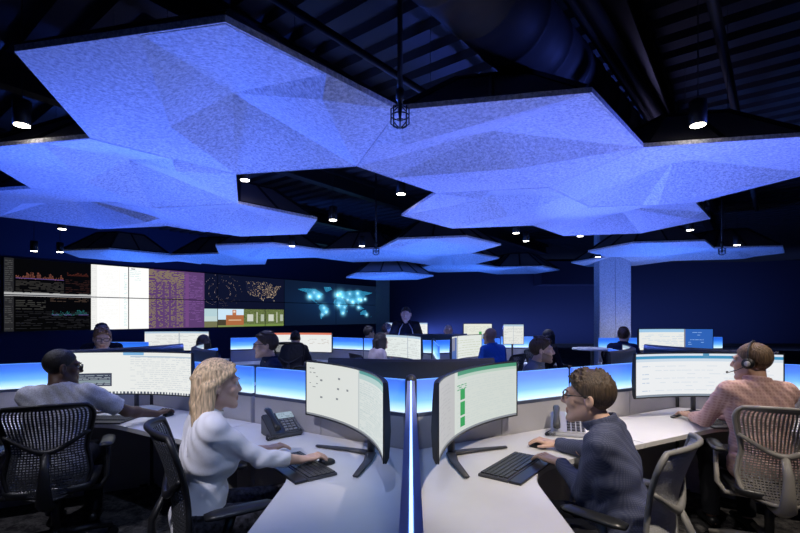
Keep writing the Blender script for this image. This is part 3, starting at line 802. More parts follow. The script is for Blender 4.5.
def img_world(w=260, h=116):
    gx, gy = np.meshgrid(np.linspace(-215, 205, w), np.linspace(98, -75, h))
    im = np.zeros((h, w, 3), np.float32) + np.array((.004, .010, .03), np.float32)
    im += np.exp(-((gx / 150) ** 2 + ((gy - 15) / 60) ** 2))[..., None] * np.array((.002, .018, .06))
    m = np.zeros(gx.shape, bool)
    for p in CONT: m |= inside(p, gx, gy)
    dots = ((np.arange(w)[None] % 2) + (np.arange(h)[:, None] % 2)) < 2
    im += (m & dots)[..., None] * np.array((.02, .22, .38))
    r = np.random.default_rng(3)
    for (x, y, s, a) in ((-118, 37, 8, 1.2), (-80, 40, 10, 1.1), (-100, 55, 8, .4), (-58, -5, 9, .6), (-48, -22, 8, .7), (-65, -33, 6, .4), (2, 50, 9, 1.3), (15, 55, 12, .7), (25, 40, 10, .5), (8, 8, 9, .9), (28, -26, 8, .7), (35, 0, 8, .5), (75, 22, 9, 1.1), (50, 30, 9, .6), (105, 35, 10, .8), (118, 32, 7, 1.), (139, 37, 6, 1.), (100, 62, 8, .8), (105, 0, 7, .8), (148, -33, 6, .6), (60, 58, 9, .5)):
        im += a * np.exp(-((gx - x) ** 2 + (gy - y) ** 2) / (2 * s * s))[..., None] * np.array((.18, .62, .85))
        im += a * np.exp(-((gx - x) ** 2 + (gy - y) ** 2) / (2 * 9))[..., None] * np.array((.6, .7, .7))
    for k in range(260):
        i, j = r.integers(0, h), r.integers(0, w)
        if m[i, j]: im[i, j] += np.array((.35, .7, .8)) * r.random()
    return im
def img_night(w=220, h=106):
    gx, gy = np.meshgrid(np.linspace(0, 1, w), np.linspace(0, 1, h))
    im = np.zeros((h, w, 3), np.float32) + np.array((.004, .006, .022), np.float32)
    us = [(.47 + (a + 125) / 58 * .5, .10 + (49.5 - c) / 25 * .56) for a, c in ((-124.7, 48.4), (-123, 49), (-95, 49), (-89, 48), (-84, 46.5), (-82.5, 43), (-79, 43.3), (-75, 45), (-71, 45), (-69, 47.3), (-67, 45), (-70, 43.5), (-70, 41.7), (-74, 40.5), (-76, 37), (-76, 35), (-81, 31.5), (-80, 27), (-80.5, 25.2), (-82.5, 28), (-84, 30), (-89, 30), (-94, 29.5), (-97.3, 27.5), (-97.5, 26), (-99.5, 27.5), (-103, 29), (-106.5, 31.8), (-111, 31.3), (-114.8, 32.5), (-117, 32.5), (-120.5, 34.5), (-124, 40))]
    m = inside(us, gx, gy)
    im += m[..., None] * np.array((.004, .004, .008)); r = np.random.default_rng(5)
    n = 0
    while n < 330:
        x, y = r.random(2); i, j = int(y * h), int(x * w)
        if m[i, j] and r.random() < .15 + .85 * max(0, (x - .52) / .4) ** .8:
            im[i, j] += np.array((1., .72, .42)) * r.uniform(.2, 1.1); n += 1
    for i in range(len(us)):
        for t in np.linspace(0, 1, 9):
            x = us[i][0] * (1 - t) + us[(i + 1) % len(us)][0] * t; y = us[i][1] * (1 - t) + us[(i + 1) % len(us)][1] * t
            if r.random() < .3 and .4 < y: im[min(h - 1, int(y * h)), min(w - 1, int(x * w))] += np.array((1., .8, .55)) * r.uniform(.2, .8)
    for k in range(120):
        a = r.uniform(0, 6.28); q = r.choice([.08, .14, .2]); x, y = .2 + q * 1.1 * math.cos(a), .45 + q * 2.1 * math.sin(a) + r.normal(0, .02)
        i, j = int(y * h), int(x * w)
        if 0 <= i < h and 0 <= j < w: im[i, j] += np.array((.6, .45, .4)) * r.uniform(.1, .9)
    return im
def img_black(w=150, h=120):
    im = np.zeros((h, w, 3), np.float32) + .0015; r = np.random.default_rng(8)
    rect(im, 0, 0, .1, 1, (.018, .018, .02)); rows(im, .01, .02, .09, .98, 34, (.07, .07, .07), .8, 20, 1)
    for (x0, x1, yb, hgt, col, sd) in ((.12, .66, .28, .18, (.35, .12, .08), 1), (.5, .97, .78, .16, (.03, .22, .22), 2), (.7, .97, .2, .1, (.12, .03, .02), 3)):
        xs = np.arange(int(x0 * w), int(x1 * w)); rr = np.random.default_rng(sd); v = np.abs(np.convolve(rr.normal(0, 1, len(xs) + 8), np.ones(9) / 4, 'valid'))
        for x, a in zip(xs, v):
            t = int((yb - hgt * min(a, 1.) * (.5)) * h); im[t:int(yb * h), x] = np.array(col) * .25; im[t, x] = np.array(col) * .6
            if sd < 3: im[int((yb - .012) * h), x] = (.10, .06, .22)
    rows(im, .12, .3, .66, .46, 9, (.035, .033, .03), .7, 21, 3); rows(im, .68, .25, .98, .46, 9, (.03, .012, .01), .7, 22, 3); rows(im, .12, .56, .45, .7, 6, (.05, .05, .045), .8, 23, 2); rows(im, .12, .72, .98, .97, 12, (.014, .014, .016), .6, 24, 5)
    rows(im, .5, .52, .97, .58, 3, (.06, .04, .03), .8, 26, 4)
    rect(im, 0, .475, 1, .505, (.42, .42, .42)); rows(im, .0, .46, 1, .475, 1, (.25, .25, .25), .9, 25, 4)
    return im
def img_white(w=100, h=120):
    im = blank(w, h, (.93, .93, .92)); rect(im, 0, 0, .16, 1, (.80, .80, .78)); rows(im, .02, .05, .14, .95, 30, (.7, .7, .7), .6, 30, 1)
    rows(im, .2, .06, .72, .96, 46, (.84, .84, .83), .7, 31, 5); rows(im, .88, .1, .97, .96, 34, (.45, .72, .72), .75, 32, 1); rect(im, .74, .04, .77, .96, (.9, .88, .86)); return im
def img_white2(w=56, h=120):
    im = blank(w, h, (.93, .93, .92)); rows(im, .05, .04, .6, .22, 6, (.55, .72, .72), .8, 33, 2); rect(im, .1, .02, .3, .03, (.2, .2, .2)); rows(im, .05, .3, .95, .9, 20, (.86, .86, .85), .7, 34, 3); return im
def img_purple(w=130, h=120):
    im = blank(w, h, (.10, .045, .15))
    rows(im, .0, .0, .62, .2, 12, (.38, .34, .05), .9, 35, 3, .7)
    for x0, x1, f in ((.0, .12, .8), (.14, .24, .45), (.27, .34, .6), (.38, .46, .5), (.48, .6, .75)): rows(im, x0, .2, x1, .99, 46, (.36, .32, .05), f, int(x0 * 100), 2, .7)
    rows(im, .62, .06, .97, .9, 30, (.2, .09, .3), .6, 36, 3); rect(im, .64, .03, .7, .98, (.15, .06, .2)); return im
def img_sky(): 
    im = blank(30, 44, (.5, .62, .62)); im[30:] = (.16, .16, .08); im[:18] = (.42, .58, .62); return im
def img_brick():
    im = blank(60, 44, (.55, .72, .85)); rect(im, .3, .35, 1, 1, (.38, .13, .05)); rect(im, .0, .6, .3, 1, (.06, .05, .03)); rect(im, .55, .05, .7, .35, (.45, .16, .07)); rect(im, .58, .1, .67, .2, (.75, .6, .5)); rect(im, .4, .6, .9, .66, (.6, .4, .25)); rect(im, .0, .9, 1, 1, (.2, .25, .08)); return im
def img_green(s=0):
    im = blank(50, 44, (.13, .17, .06)); r = np.random.default_rng(40 + s); im *= r.uniform(.4, 1.4, (44, 50, 1)); rect(im, .15, .3, .45, .7, (.55, .58, .5)); rect(im, .6, .15, .64, .8, (.6, .62, .5)); rect(im, .8, .3, .95, .7, (.4, .45, .36)); im[38:] = (.16, .24, .06); return im

# ------------------------------------------------------------------ the video wall
def video_wall():
    Y0 = 11.5
    a = Vector((-397 * Y0 / F, Y0, 0)); st = Vector((70 * Y0 / F, .2022 * Y0, 0)); d = st.normalized(); n = Vector((d.y, -d.x, 0))
    zb, zt = 1.126, 3.02; zm = (zb + zt) / 2
    W_ = st.length; ga = .012
    P = lambda t, z, o=.045: a + st * t + n * o + Vector((0, 0, z))
    N = {(0, 0): 'black display with a small dim chart, top row at the left end', (0, 1): 'black display with a tiny green peak chart, bottom row at the left end',
         (1, 0): 'top display half white list and half purple, second from the left', (1, 1): 'bottom display half white list and half purple, second from the left',
         (2, 0): 'top display showing the left part of the night map of lights', (2, 1): 'bottom display with faint arcs over small photographs, middle of the video wall',
         (3, 0): 'top display at the left half of the blue world map', (3, 1): 'bottom display at the left half of the blue world map', (4, 0): 'top display at the right half of the blue world map', (4, 1): 'bottom display at the right half of the blue world map'}
    # column boundaries (in column widths) follow the panels seen in the photo
    cols = [(0, 1), (1, 2), (2, 3), (3, 4), (4, 5)]
    pics = {}
    full = {'black': (0, .66, img_black()), 'white': (.66, 1., img_white()), 'white2': (1., 1.2, img_white2()), 'purple': (1.2, 1.83, img_purple())}
    nightw = (1.83, 3.0); worldw = (3.0, 5.0)
    nw, ww = img_night(), img_world()
    for (c0, c1) in cols:
        for row in (0, 1):
            z0, z1 = (zm, zt) if row == 0 else (zb, zm)
            o = thing('video_display', N[(c0, row)], 'display', tuple(a + st * (c0 + .5) + Vector((0, 0, z0))), math.atan2(d.y, d.x), 'displays of the video wall')
            hw = W_ / 2 - .002
            b = BM(); box(b, -hw, hw, -.04, .04, .002, z1 - z0 - .002); obj('display_housing', b, M_blackplastic, o)
            def put(name, im, t0, t1, v0=0., v1=1.):
                t0, t1 = max(t0, c0), min(t1, c1)
                x0 = (t0 - c0 - .5) * W_ + (ga if t0 == c0 else 0); x1 = (t1 - c0 - .5) * W_ - (ga if t1 == c1 else 0)
                zz0 = (z1 - z0) - ga - v0 * (z1 - z0 - 2 * ga); zz1 = (z1 - z0) - ga - v1 * (z1 - z0 - 2 * ga)
                picture(name, im, lambda u, v: (x0 + (x1 - x0) * u, -.042 + 0 * u, zz0 + (zz1 - zz0) * v), M_wallscreen, o)
            for key, (t0, t1, im) in full.items():
                if t0 < c1 and t1 > c0:
                    h, w = im.shape[:2]; i0 = int(w * max(0, (c0 - t0) / (t1 - t0))); i1 = int(w * min(1, (c1 - t0) / (t1 - t0)))
                    sub_ = im[:h // 2] if row == 0 else im[h // 2:]
                    put('screen', sub_[:, i0:i1], t0, t1)
            t0, t1 = nightw
            if t0 < c1 and t1 > c0:
                h, w = nw.shape[:2]; i0 = int(w * max(0, (c0 - t0) / (t1 - t0))); i1 = int(w * min(1, (c1 - t0) / (t1 - t0)))
                if row == 0: put('screen', nw[:int(h * .66), i0:i1], t0, t1)
                else:
                    put('screen', nw[int(h * .66):, i0:i1], t0, t1, 0, .28)
                    for im, q0, q1 in ((img_sky(), 1.83, 2.0), (img_brick(), 2.0, 2.36), (img_green(), 2.36, 2.68), (img_green(1), 2.69, 2.99)):
                        if q0 < c1 and q1 > c0: put('video_feed', im, q0, q1, .3, 1.)
            t0, t1 = worldw
            if t0 < c1 and t1 > c0:
                h, w = ww.shape[:2]; i0 = int(w * (c0 - t0) / (t1 - t0)); i1 = int(w * (c1 - t0) / (t1 - t0))
                put('screen', ww[:h // 2, i0:i1] if row == 0 else ww[h // 2:, i0:i1], t0, t1)
# ------------------------------------------------------------------ office furniture
def dirv(a): return Vector((math.sin(a), math.cos(a), 0))
def st(P, ang, u, v, z=0.):                 # station frame: v outward from the vertex to the user, u sideways
    a = R(ang); return Vector((P[0] + math.cos(a) * u + math.sin(a) * v, P[1] - math.sin(a) * u + math.cos(a) * v, z))

def panel(A, B_, lab, group, spine=False):
    A, B_ = Vector((A[0], A[1], 0)), Vector((B_[0], B_[1], 0)); d = B_ - A; n = d.length
    t = thing('partition_panel', lab, 'desk divider', tuple(A), math.atan2(d.y, d.x), group)
    x0, x1 = .034, n - .004
    b = BM()
    for q in (0, 1):
        xa = x0 + (x1 - x0) * q / 2; xb = x0 + (x1 - x0) * (q + 1) / 2
        box(b, xa + .003, xb - .003, -.024, .024, .06, .922, .004)
    box(b, x0, x1, -.018, .018, .0, .92)
    obj('fabric_panel', b, M_fabric, t)
    b = BM(); box(b, x0, x1, -.025, .025, .922, .944); obj('rail', b, M_rail, t)
    b = BM(); th = .021 if spine else .012
    box(b, x0 + .002, x1 - .002, -th, th, .945, 1.14); obj('acrylic_screen', b, M_acryl, t)
    lw = .0035 if spine else .004
    b = BM(); box(b, x0 + .002, x1 - .002, -lw, lw, 1.1402, 1.1455); obj('led_strip', b, M_led if spine else M_led2, t)
    if spine:
        b = BM(); box(b, x0 + .002, x1 - .002, -.022, -.0045, 1.1402, 1.1445); box(b, x0 + .002, x1 - .002, .0045, .022, 1.1402, 1.1445); obj('top_cap', b, M_cap, t)
    b = BM(); box(b, x0 + .02, x0 + .08, -.03, .03, 0, .02); box(b, x1 - .08, x1 - .02, -.03, .03, 0, .02); obj('foot', b, M_blackplastic, t)
    return t

def uplight(A, B_, power, z=1.17, col=(.12, .22, 1.)):  # area light added above a divider top to tint the clouds blue
    A, B_ = Vector((A[0], A[1], z)), Vector((B_[0], B_[1], z)); m = (A + B_) / 2; d = B_ - A
    l = bpy.data.lights.new('added_uplight', 'AREA'); l.shape = 'RECTANGLE'; l.size = d.length * .96; l.size_y = .02; l.energy = power; l.color = col
    l.spread = R(165)
    o = bpy.data.objects.new('added_uplight', l); COL.objects.link(o); o.location = m
    X = d.normalized(); Z = Vector((0, 0, -1)); Y = Z.cross(X)      # area lights shine along -Z of their own frame
    o.rotation_euler = Matrix((X, Y, Z)).transposed().to_euler()
    return o

def post(P, lab):
    b = BM(); lathe(b, [(.036, 0), (.036, 1.13), (.034, 1.15), (.026, 1.168), (.012, 1.177), (.002, 1.179)], 24)
    o = obj('partition_post', b, M_graphite, None, True); o.location = (P[0], P[1], 0); tag(o, lab, 'post', 'posts where dividers meet'); return o

def worktop(P, ang, lab, group, Lw=1.345, D=.6, Rf=.45, leg=True):
    t = thing('worktop', lab, 'desk', (P[0], P[1], 0), -R(ang), group)
    s60, c60 = math.sin(math.pi / 3), .5
    d1 = Vector((s60, c60)); d2 = Vector((-s60, c60)); n1 = Vector((-c60, s60)); n2 = Vector((c60, s60))
    g = .036
    corner = g / math.sin(math.pi / 3)
    e1 = d1 * Lw; e2 = d2 * Lw
    # front fillet between the two offset lines
    k = D / s60
    bis = k + Rf / s60; tl = Rf / math.tan(math.pi / 3)
    f = []
    for i in range(13):
        a = -math.pi / 2 + (i / 12 - .5) * (math.pi / 3)
        f.append((Rf * math.cos(a), bis + Rf * math.sin(a)))
    f = [p for p in f]
    f.sort(key=lambda p: -p[0])
    front = [tuple(e1 + n1 * D)] + f + [tuple(e2 + n2 * D)]
    poly = [(0, corner), tuple(e1 + n1 * g)] + front + [tuple(e2 + n2 * g)]
    b = BM(); prism(b, poly, .702, .73); obj('top', b, M_laminate, t)
    b = BM()
    for p, q in zip(front, front[1:]):
        e = (Vector(q) - Vector(p)).normalized(); nn = Vector((e.y, -e.x))
        if nn.y < 0: nn = -nn
        vs = [b.verts.new((*x, z)) for x in (Vector(p), Vector(q), Vector(q) + nn * .004, Vector(p) + nn * .004) for z in (.70, .7295)]
        for fq in ((0, 1, 3, 2), (2, 3, 5, 4), (4, 5, 7, 6), (6, 7, 1, 0), (1, 7, 5, 3), (0, 2, 4, 6)): b.faces.new([vs[i] for i in fq])
    obj('edge_band', b, M_edge, t)
    for e, n in ((d1, n1), (d2, n2)):
        b = BM(); c = e * (Lw - .09); a_, b_ = c + n * .1, c + n * .5
        m = c + n * .3
        box(b, m.x - .03, m.x + .03, m.y - .03, m.y + .03, .03, .70)
        tube(b, [(a_.x, a_.y, .02), (b_.x, b_.y, .02)], .02, 8); tube(b, [(a_.x, a_.y, .68), (b_.x, b_.y, .68)], .018, 8)
        obj('leg', b, M_greyplastic, t)
    b = BM(); a_, b_ = d1 * .2 + n1 * .12, d1 * (Lw - .2) + n1 * .12
    tube(b, [(a_.x, a_.y, .67), (b_.x, b_.y, .67)], .022, 8); a_, b_ = d2 * .2 + n2 * .12, d2 * (Lw - .2) + n2 * .12; tube(b, [(a_.x, a_.y, .67), (b_.x, b_.y, .67)], .022, 8)
    obj('cable_tray', b, M_darkmetal, t)
    return t

MW, MR_, MZ0, MZ1 = .595, 1.45, .875, 1.235
def monitor(P, ang, im, lab, group=None, v=.35, u=0., wide=MW, flat=False, dz=0., z0=MZ0, z1=MZ1, base=.7302, yaw=0.):
    p = st(P, ang, u, v)
    t = thing('curved_monitor' if not flat else 'flat_monitor', lab, 'monitor', (p.x, p.y, base), -R(ang + yaw), group)
    rr = 80. if flat else MR_
    z0, z1 = z0 - .73, z1 - .73
    am = wide / rr
    def arc(s, off): a = s * am; return (rr - off) * math.sin(a), rr - (rr - off) * math.cos(a) + off * 0   # concave to +Y
    def yy(s, off): a = s * am; return rr - (rr - off) * math.cos(a)
    n = 24
    # shell: slim edge, fuller at the back
    b = BM(); ring = []
    def sect(s):
        a = s * am; c = Vector((rr * math.sin(a), rr - rr * math.cos(a), 0)); ny = Vector((-math.sin(a), math.cos(a), 0))
        bulge = .018 + .022 * (1 - abs(s) ** 2.5); m = (z0 + z1) / 2; hz = (z1 - z0) / 2
        pr = [(-.001, -1), (-.0, 1), (-.010, 1.0), (-bulge, .93), (-bulge - .006, .5), (-bulge - .012, -.2), (-bulge - .004, -.85), (-.010, -1.0)]
        return [c + ny * o + Vector((0, 0, m + hz * q)) for o, q in pr]
    S_ = [[b.verts.new(x) for x in sect(-1 + 2 * i / n)] for i in range(n + 1)]
    for i in range(n):
        for k in range(8): b.faces.new((S_[i][k], S_[i][(k + 1) % 8], S_[i + 1][(k + 1) % 8], S_[i + 1][k]))
    b.faces.new(S_[0]); b.faces.new(list(reversed(S_[-1])))
    obj('back_shell', b, M_shell, t)
    # bezel ring and screen
    bz = .008
    def pl(U, V_, off=.0035, inset=.009):
        s = (1 - 2 * U) * (1 - inset / wide); a = s * am
        return (rr - off) * np.sin(a), rr - (rr - off) * np.cos(a), (z1 - inset) - V_ * (z1 - z0 - 2 * inset)
    picture('screen', im, pl, M_screen, t)
    b = BM()
    for zz in (z0, z1):
        L_ = []
        for i in range(n + 1):
            a = (-1 + 2 * i / n) * am; sg = 1 if zz == z0 else -1
            L_.append([b.verts.new(((rr - o) * math.sin(a), rr - (rr - o) * math.cos(a), zz + sg * q)) for o, q in ((0, 0), (.006, 0), (.006, .009), (0, .009))])
        for i in range(n):
            for k in range(4): b.faces.new((L_[i][k], L_[i][(k + 1) % 4], L_[i + 1][(k + 1) % 4], L_[i + 1][k]))
        b.faces.new(L_[0]); b.faces.new(list(reversed(L_[-1])))
    for sg in (-1, 1):
        a = sg * am; a2 = sg * am * (1 - .009 / wide); vs = []
        for aa in (a, a2):
            for o in (0, .006):
                for zz in (z0, z1): vs.append(b.verts.new(((rr - o) * math.sin(aa), rr - (rr - o) * math.cos(aa), zz)))
        for q in ((0, 1, 3, 2), (4, 6, 7, 5), (0, 2, 6, 4), (1, 5, 7, 3), (2, 3, 7, 6), (0, 4, 5, 1)): b.faces.new([vs[i] for i in q])
    obj('bezel', b, M_blackplastic, t)
    b = BM(); tube(b, [(0, -.085, .012), (0, -.085, z1 - .14)], .022, 12, flat=.8); tube(b, [(0, -.085, (z0 + z1) / 2 + .02), (0, -.02, (z0 + z1) / 2 + .02)], .03, 10); obj('stand_neck', b, M_graphite, t, True)
    b = BM()
    for sg in (-1, 1): tube(b, [(0, -.085, .013), (sg * .12, -.01, .012), (sg * .30, .14, .010)], [.03, .024, .016], 8, flat=.42)
    obj('stand_foot', b, M_graphite, t, True)
    return t

def make_keyboard(lab):
    t = thing('keyboard', lab, 'keyboard')
    b = BM(); box(b, -.225, .225, -.075, .085, 0, .014, .004); obj('base', b, M_graphite, t)
    b = BM(); box(b, -.225, .225, .087, .15, 0, .013, .005); obj('wrist_rest', b, M_blackplastic, t)
    b = BM()
    for r in range(6):
        x = -.215; y = -.068 + r * .0245; 
        k = 0
        while x < .213:
            wd = .0185 if not (r == 5 and 3 <= k <= 3) else .11
            if x + wd > .2165: break
            if not (.072 < x < .08): box(b, x, x + wd - .003, y, y + .020, .014, .0205)
            x += wd; k += 1
    obj('keycaps', b, M_keycap, t)
    return t
def make_mouse(lab):
    t = thing('mouse', lab, 'mouse')
    b = BM(); ball(b, (0, 0, .006), (.031, .054, .028), 16); bmesh.ops.bisect_plane(b, geom=b.verts[:] + b.edges[:] + b.faces[:], plane_co=(0, 0, .0), plane_no=(0, 0, -1), clear_outer=True)
    es = [e for e in b.edges if e.is_boundary]; bmesh.ops.holes_fill(b, edges=es); obj('mouse_body', b, M_blackplastic, t, True)
    b = BM(); tube(b, [(-.004, -.03, .0305), (.004, -.03, .0305)], .007, 10); obj('wheel', b, M_darkmetal, t)
    return t
def make_phone(lab, m_body, m_hand, face):
    t = thing('desk_phone', lab, 'telephone')
    b = BM()           # wedge; +Y is towards the user
    A = [(-.11, -.09), (.11, -.09), (.11, .1), (-.11, .1)]
    lo = [b.verts.new((x, y, 0)) for x, y in A]; hi = [b.verts.new((x, y, .135 if y < 0 else .028)) for x, y in A]
    b.faces.new(list(reversed(lo))); b.faces.new(hi)
    for k in range(4): b.faces.new((lo[k], lo[(k + 1) % 4], hi[(k + 1) % 4], hi[k]))
    bmesh.ops.bevel(b, geom=b.edges[:], offset=.008, segments=2, affect='EDGES')
    obj('phone_body', b, m_body, t)
    sl = math.atan2(.107, .19); nx = Vector((0, math.sin(sl), math.cos(sl)))
    def on(x, s, h=.003): return Vector((x, -.085 + s * math.cos(sl), .134 - s * math.sin(sl))) + nx * h
    def plate(b, x0, x1, s0, s1, h0, h1):
        vs = [b.verts.new(on(x, s, h)) for x in (x0, x1) for s in (s0, s1) for h in (h0, h1)]
        for q in ((0, 1, 3, 2), (4, 6, 7, 5), (0, 4, 5, 1), (2, 3, 7, 6), (0, 2, 6, 4), (1, 5, 7, 3)): b.faces.new([vs[i] for i in q])
    im = blank(24, 16, face); rows(im, .05, .1, .95, .95, 4, tuple(.35 * v for v in face), .8, 50, 3)
    picture('display_screen', im, lambda u, v: (-.1 + .115 * u, on(0, 0, .0055).y + (.06 * math.cos(sl)) * v + .012, on(0, 0, .0055).z - (.06 * math.sin(sl)) * v - .006), M_screen, t)
    b = BM()
    for i in range(3):
        for j in range(4): plate(b, -.075 + i * .03, -.053 + i * .03, .098 + j * .026, .114 + j * .026, .0, .007)
    for j in range(7): plate(b, -.102, -.086, .095 + j * .015, .104 + j * .015, .0, .006)
    for i in range(4): plate(b, -.098 + i * .028, -.078 + i * .028, .081, .089, 0, .006)
    obj('keypad', b, M_greyplastic if m_body is not M_silver else M_graphite, t)
    b = BM(); pts = [on(.072, -.005, .03), on(.072, .02, .042), on(.072, .1, .045), on(.072, .18, .042), on(.072, .205, .03)]
    tube(b, pts, [.022, .024, .017, .024, .022], 12, flat=.75); h = obj('handset', b, m_hand, t, True)
    b = BM(); c = []
    for i in range(160):
        s = i / 159; base = Vector((.08 + .06 * math.sin(s * math.pi), .11 - .13 * s + .06 * math.sin(s * math.pi), .02)); a = i * .75
        c.append(base + Vector((.007 * math.cos(a), 0, .007 * math.sin(a) - .008 * math.sin(s * math.pi))))
    tube(b, c, .0022, 4); obj('coiled_cord', b, M_blackplastic, t)
    return t

# ------------------------------------------------------------------ task chair
def make_chair(lab, m_mesh, m_frame, m_seat, hole=1.):
    t = thing('task_chair', lab, 'office chair')
    prof = [(0, .10), (.04, .165), (.12, .205), (.25, .222), (.38, .212), (.5, .198), (.6, .205), (.75, .228), (.88, .243), (.95, .238), (1., .205)]
    def w(v):
        for (a, x), (c, y) in zip(prof, prof[1:]):
            if v <= c: 
                s = (v - a) / (c - a); s = s * s * (3 - 2 * s) * .5 + s * .5; return x + (y - x) * s
        return prof[-1][1]
    def S(u, v, off=0.):
        x = u * w(v); z = .415 + .565 * v + (-.012 * (1 - u * u) if v > .9 else 0) * 0
        y = -.235 - .075 * v * v + .03 * math.sin(v * math.pi * 1.0) + .07 * u * u * (.6 + .4 * v) + off
        return Vector((x, y, z))
    nu, nv = 24, 36
    b = BM()
    for j in range(nv):
        for i in range(nu):
            u0, u1 = -1 + 2 * i / nu, -1 + 2 * (i + 1) / nu; v0, v1 = j / nv, (j + 1) / nv
            q = [b.verts.new(S(u, v)) for u, v in ((u0, v0), (u1, v0), (u1, v1), (u0, v1))]
            vm = (v0 + v1) / 2; um = abs((u0 + u1) / 2)
            solid = j in (0, nv - 1) or i in (0, nu - 1) or abs(vm - (.50 + .2 * um ** 1.6)) < .022
            if solid: b.faces.new(q); continue
            hx, hz = (.72, .5) if vm < .5 + .2 * um ** 1.6 else (.5, .86)
            if vm < .5 and (i + j) % 5 == 0: hx = .35
            hx *= hole; hz *= hole
            uc, vc = (u0 + u1) / 2, (v0 + v1) / 2; du, dv = (u1 - u0) / 2, (v1 - v0) / 2
            p = [b.verts.new(S(uc + sx * du * hx, vc + sz * dv * hz)) for sx, sz in ((-1, -1), (1, -1), (1, 1), (-1, 1))]
            for k in range(4): b.faces.new((q[k], q[(k + 1) % 4], p[(k + 1) % 4], p[k]))
    bmesh.ops.remove_doubles(b, verts=b.verts, dist=.0004)
    bmesh.ops.recalc_face_normals(b, faces=b.faces)
    r = bmesh.ops.solidify(b, geom=b.faces[:], thickness=.004)
    obj('backrest', b, m_mesh, t)
    b = BM(); lp = [S(1, v, -.002) for v in np.linspace(.06, 1, 26)] + [S(u, 1, -.002) + Vector((0, 0, .014 * (1 - u * u))) for u in np.linspace(.9, -.9, 12)] + [S(-1, v, -.002) for v in np.linspace(1, .06, 26)] + [S(u, 0, -.002) + Vector((0, 0, -.012 * (1 - u * u))) for u in np.linspace(-.9, .9, 8)]
    tube(b, lp, .0125, 8, closed=True); obj('back_rim', b, m_frame, t, True)
    b = BM(); tube(b, [S(u, .5 + .2 * abs(u) ** 1.6, -.014) for u in np.linspace(-.99, .99, 24)], [.011 + .009 * (1 - abs(u)) for u in np.linspace(-.99, .99, 24)], 8); obj('cross_bar', b, m_frame, t, True)
    b = BM()
    P = [(Vector((0, -.10, .36)), .05), (Vector((0, -.22, .365)), .05), (Vector((0, -.285, .40)), .046), (Vector((0, -.295, .5)), .034), (Vector((0, -.292, .6)), .026), (S(0, .5, -.02), .022)]
    tube(b, [p for p, _ in P], [r_ for _, r_ in P], 10, flat=.6); obj('back_spine', b, m_frame, t, True)
    # seat
    b = BM(); n = 14; top, bot = [], []
    for j in range(n + 1):
        for i in range(n + 1):
            u, v = -1 + 2 * i / n, -1 + 2 * j / n
            e = (1 - .12 * abs(v) ** 4); x = u * .245 * e; y = .02 + v * .24 * (1 - .1 * abs(u) ** 4)
            z = .468 + .012 * u * u - .03 * max(0, v - .4) ** 2 * 2 - .01 * max(0, -v - .6)
            top.append(b.verts.new((x, y, z))); bot.append(b.verts.new((x * .96, y * .97, z - .045)))
    I = lambda i, j: j * (n + 1) + i
    for j in range(n):
        for i in range(n):
            b.faces.new((top[I(i, j)], top[I(i + 1, j)], top[I(i + 1, j + 1)], top[I(i, j + 1)])); b.faces.new((bot[I(i, j)], bot[I(i, j + 1)], bot[I(i + 1, j + 1)], bot[I(i + 1, j)]))
    for i in range(n):
        for a, c in (((i, 0), (i + 1, 0)), ((i + 1, n), (i, n)), ((n, i), (n, i + 1)), ((0, i + 1), (0, i))): b.faces.new((top[I(*a)], bot[I(*a)], bot[I(*c)], top[I(*c)]))
    obj('seat', b, m_seat, t, True)
    b = BM(); box(b, -.11, .11, -.12, .12, .37, .425, .015); obj('seat_mechanism', b, M_blackplastic, t)
    for q in (-1, 1):
        b = BM(); tube(b, [(q * .12, -.08, .40), (q * .26, -.09, .41), (q * .30, -.08, .47), (q * .298, -.04, .60), (q * .292, -.02, .665)], [.02, .022, .022, .019, .022], 10, flat=.7)
        a = obj('armrest', b, m_frame, t, True)
        b = BM(); tube(b, [(q * .292, -.12, .678), (q * .292, -.08, .68), (q * .288, .04, .682), (q * .28, .13, .68), (q * .275, .155, .677)], [.03, .043, .043, .04, .024], 12, flat=.38); obj('arm_pad', b, M_blackplastic, a, True)
    b = BM(); tube(b, [(0, 0, .10), (0, 0, .37)], .026, 14); obj('gas_lift', b, M_darkmetal, t, True)
    b = BM(); lathe(b, [(.05, .075), (.055, .12), (.035, .14)], 16); obj('hub', b, m_frame, t, True)
    for k in range(5):
        a = k * 2 * math.pi / 5 + .3; c, s = math.cos(a), math.sin(a)
        b = BM(); tube(b, [(c * .03, s * .03, .11), (c * .18, s * .18, .095), (c * .32, s * .32, .07)], [.032, .026, .018], 8, flat=.8); l = obj('leg', b, m_frame, t, True)
        b = BM(); q = Vector((-s, c, 0))
        for z in (-1, 1): tube(b, [Vector((c * .325, s * .325, .029)) + q * z * .012, Vector((c * .325, s * .325, .029)) + q * z * .026], .0285, 14)
        obj('caster', b, M_blackplastic, l)
    return t
# ------------------------------------------------------------------ put the place together
build_room(); ceiling_gear(); clouds(); video_wall()
P0 = (.066, 2.75); LW_ = 2.7; A0 = 1.36
def step(P, a, n): d = dirv(R(a)); return (P[0] + d.x * n, P[1] + d.y * n)
VR = step(P0, 60 + A0, LW_); VL = step(P0, -60 + A0, LW_)
Q0 = (P0[0] + .464, P0[1] + 4.45); QR = step(Q0, 60 + A0, LW_); QL = step(Q0, -60 + A0, LW_)
PWF = 26
NEAR, FAR = 'lit dividers of the near desk pods', 'lit dividers of the far desk pods'
UP = []
def run(P, a, n, labs, group, pw=0, spine=False):
    l = n / len(labs)
    for i, lab in enumerate(labs):
        A, B_ = step(P, a, l * i), step(P, a, l * (i + 1)); panel(A, B_, lab, group, spine)
    if pw: uplight(step(P, a, .06), step(P, a, n - .02), pw)
H = LW_ / 2
PW = 3
run(P0, 180 + A0, 2.12, ['divider seen end on, running toward the camera between the two nearest people'], NEAR, PW, True)
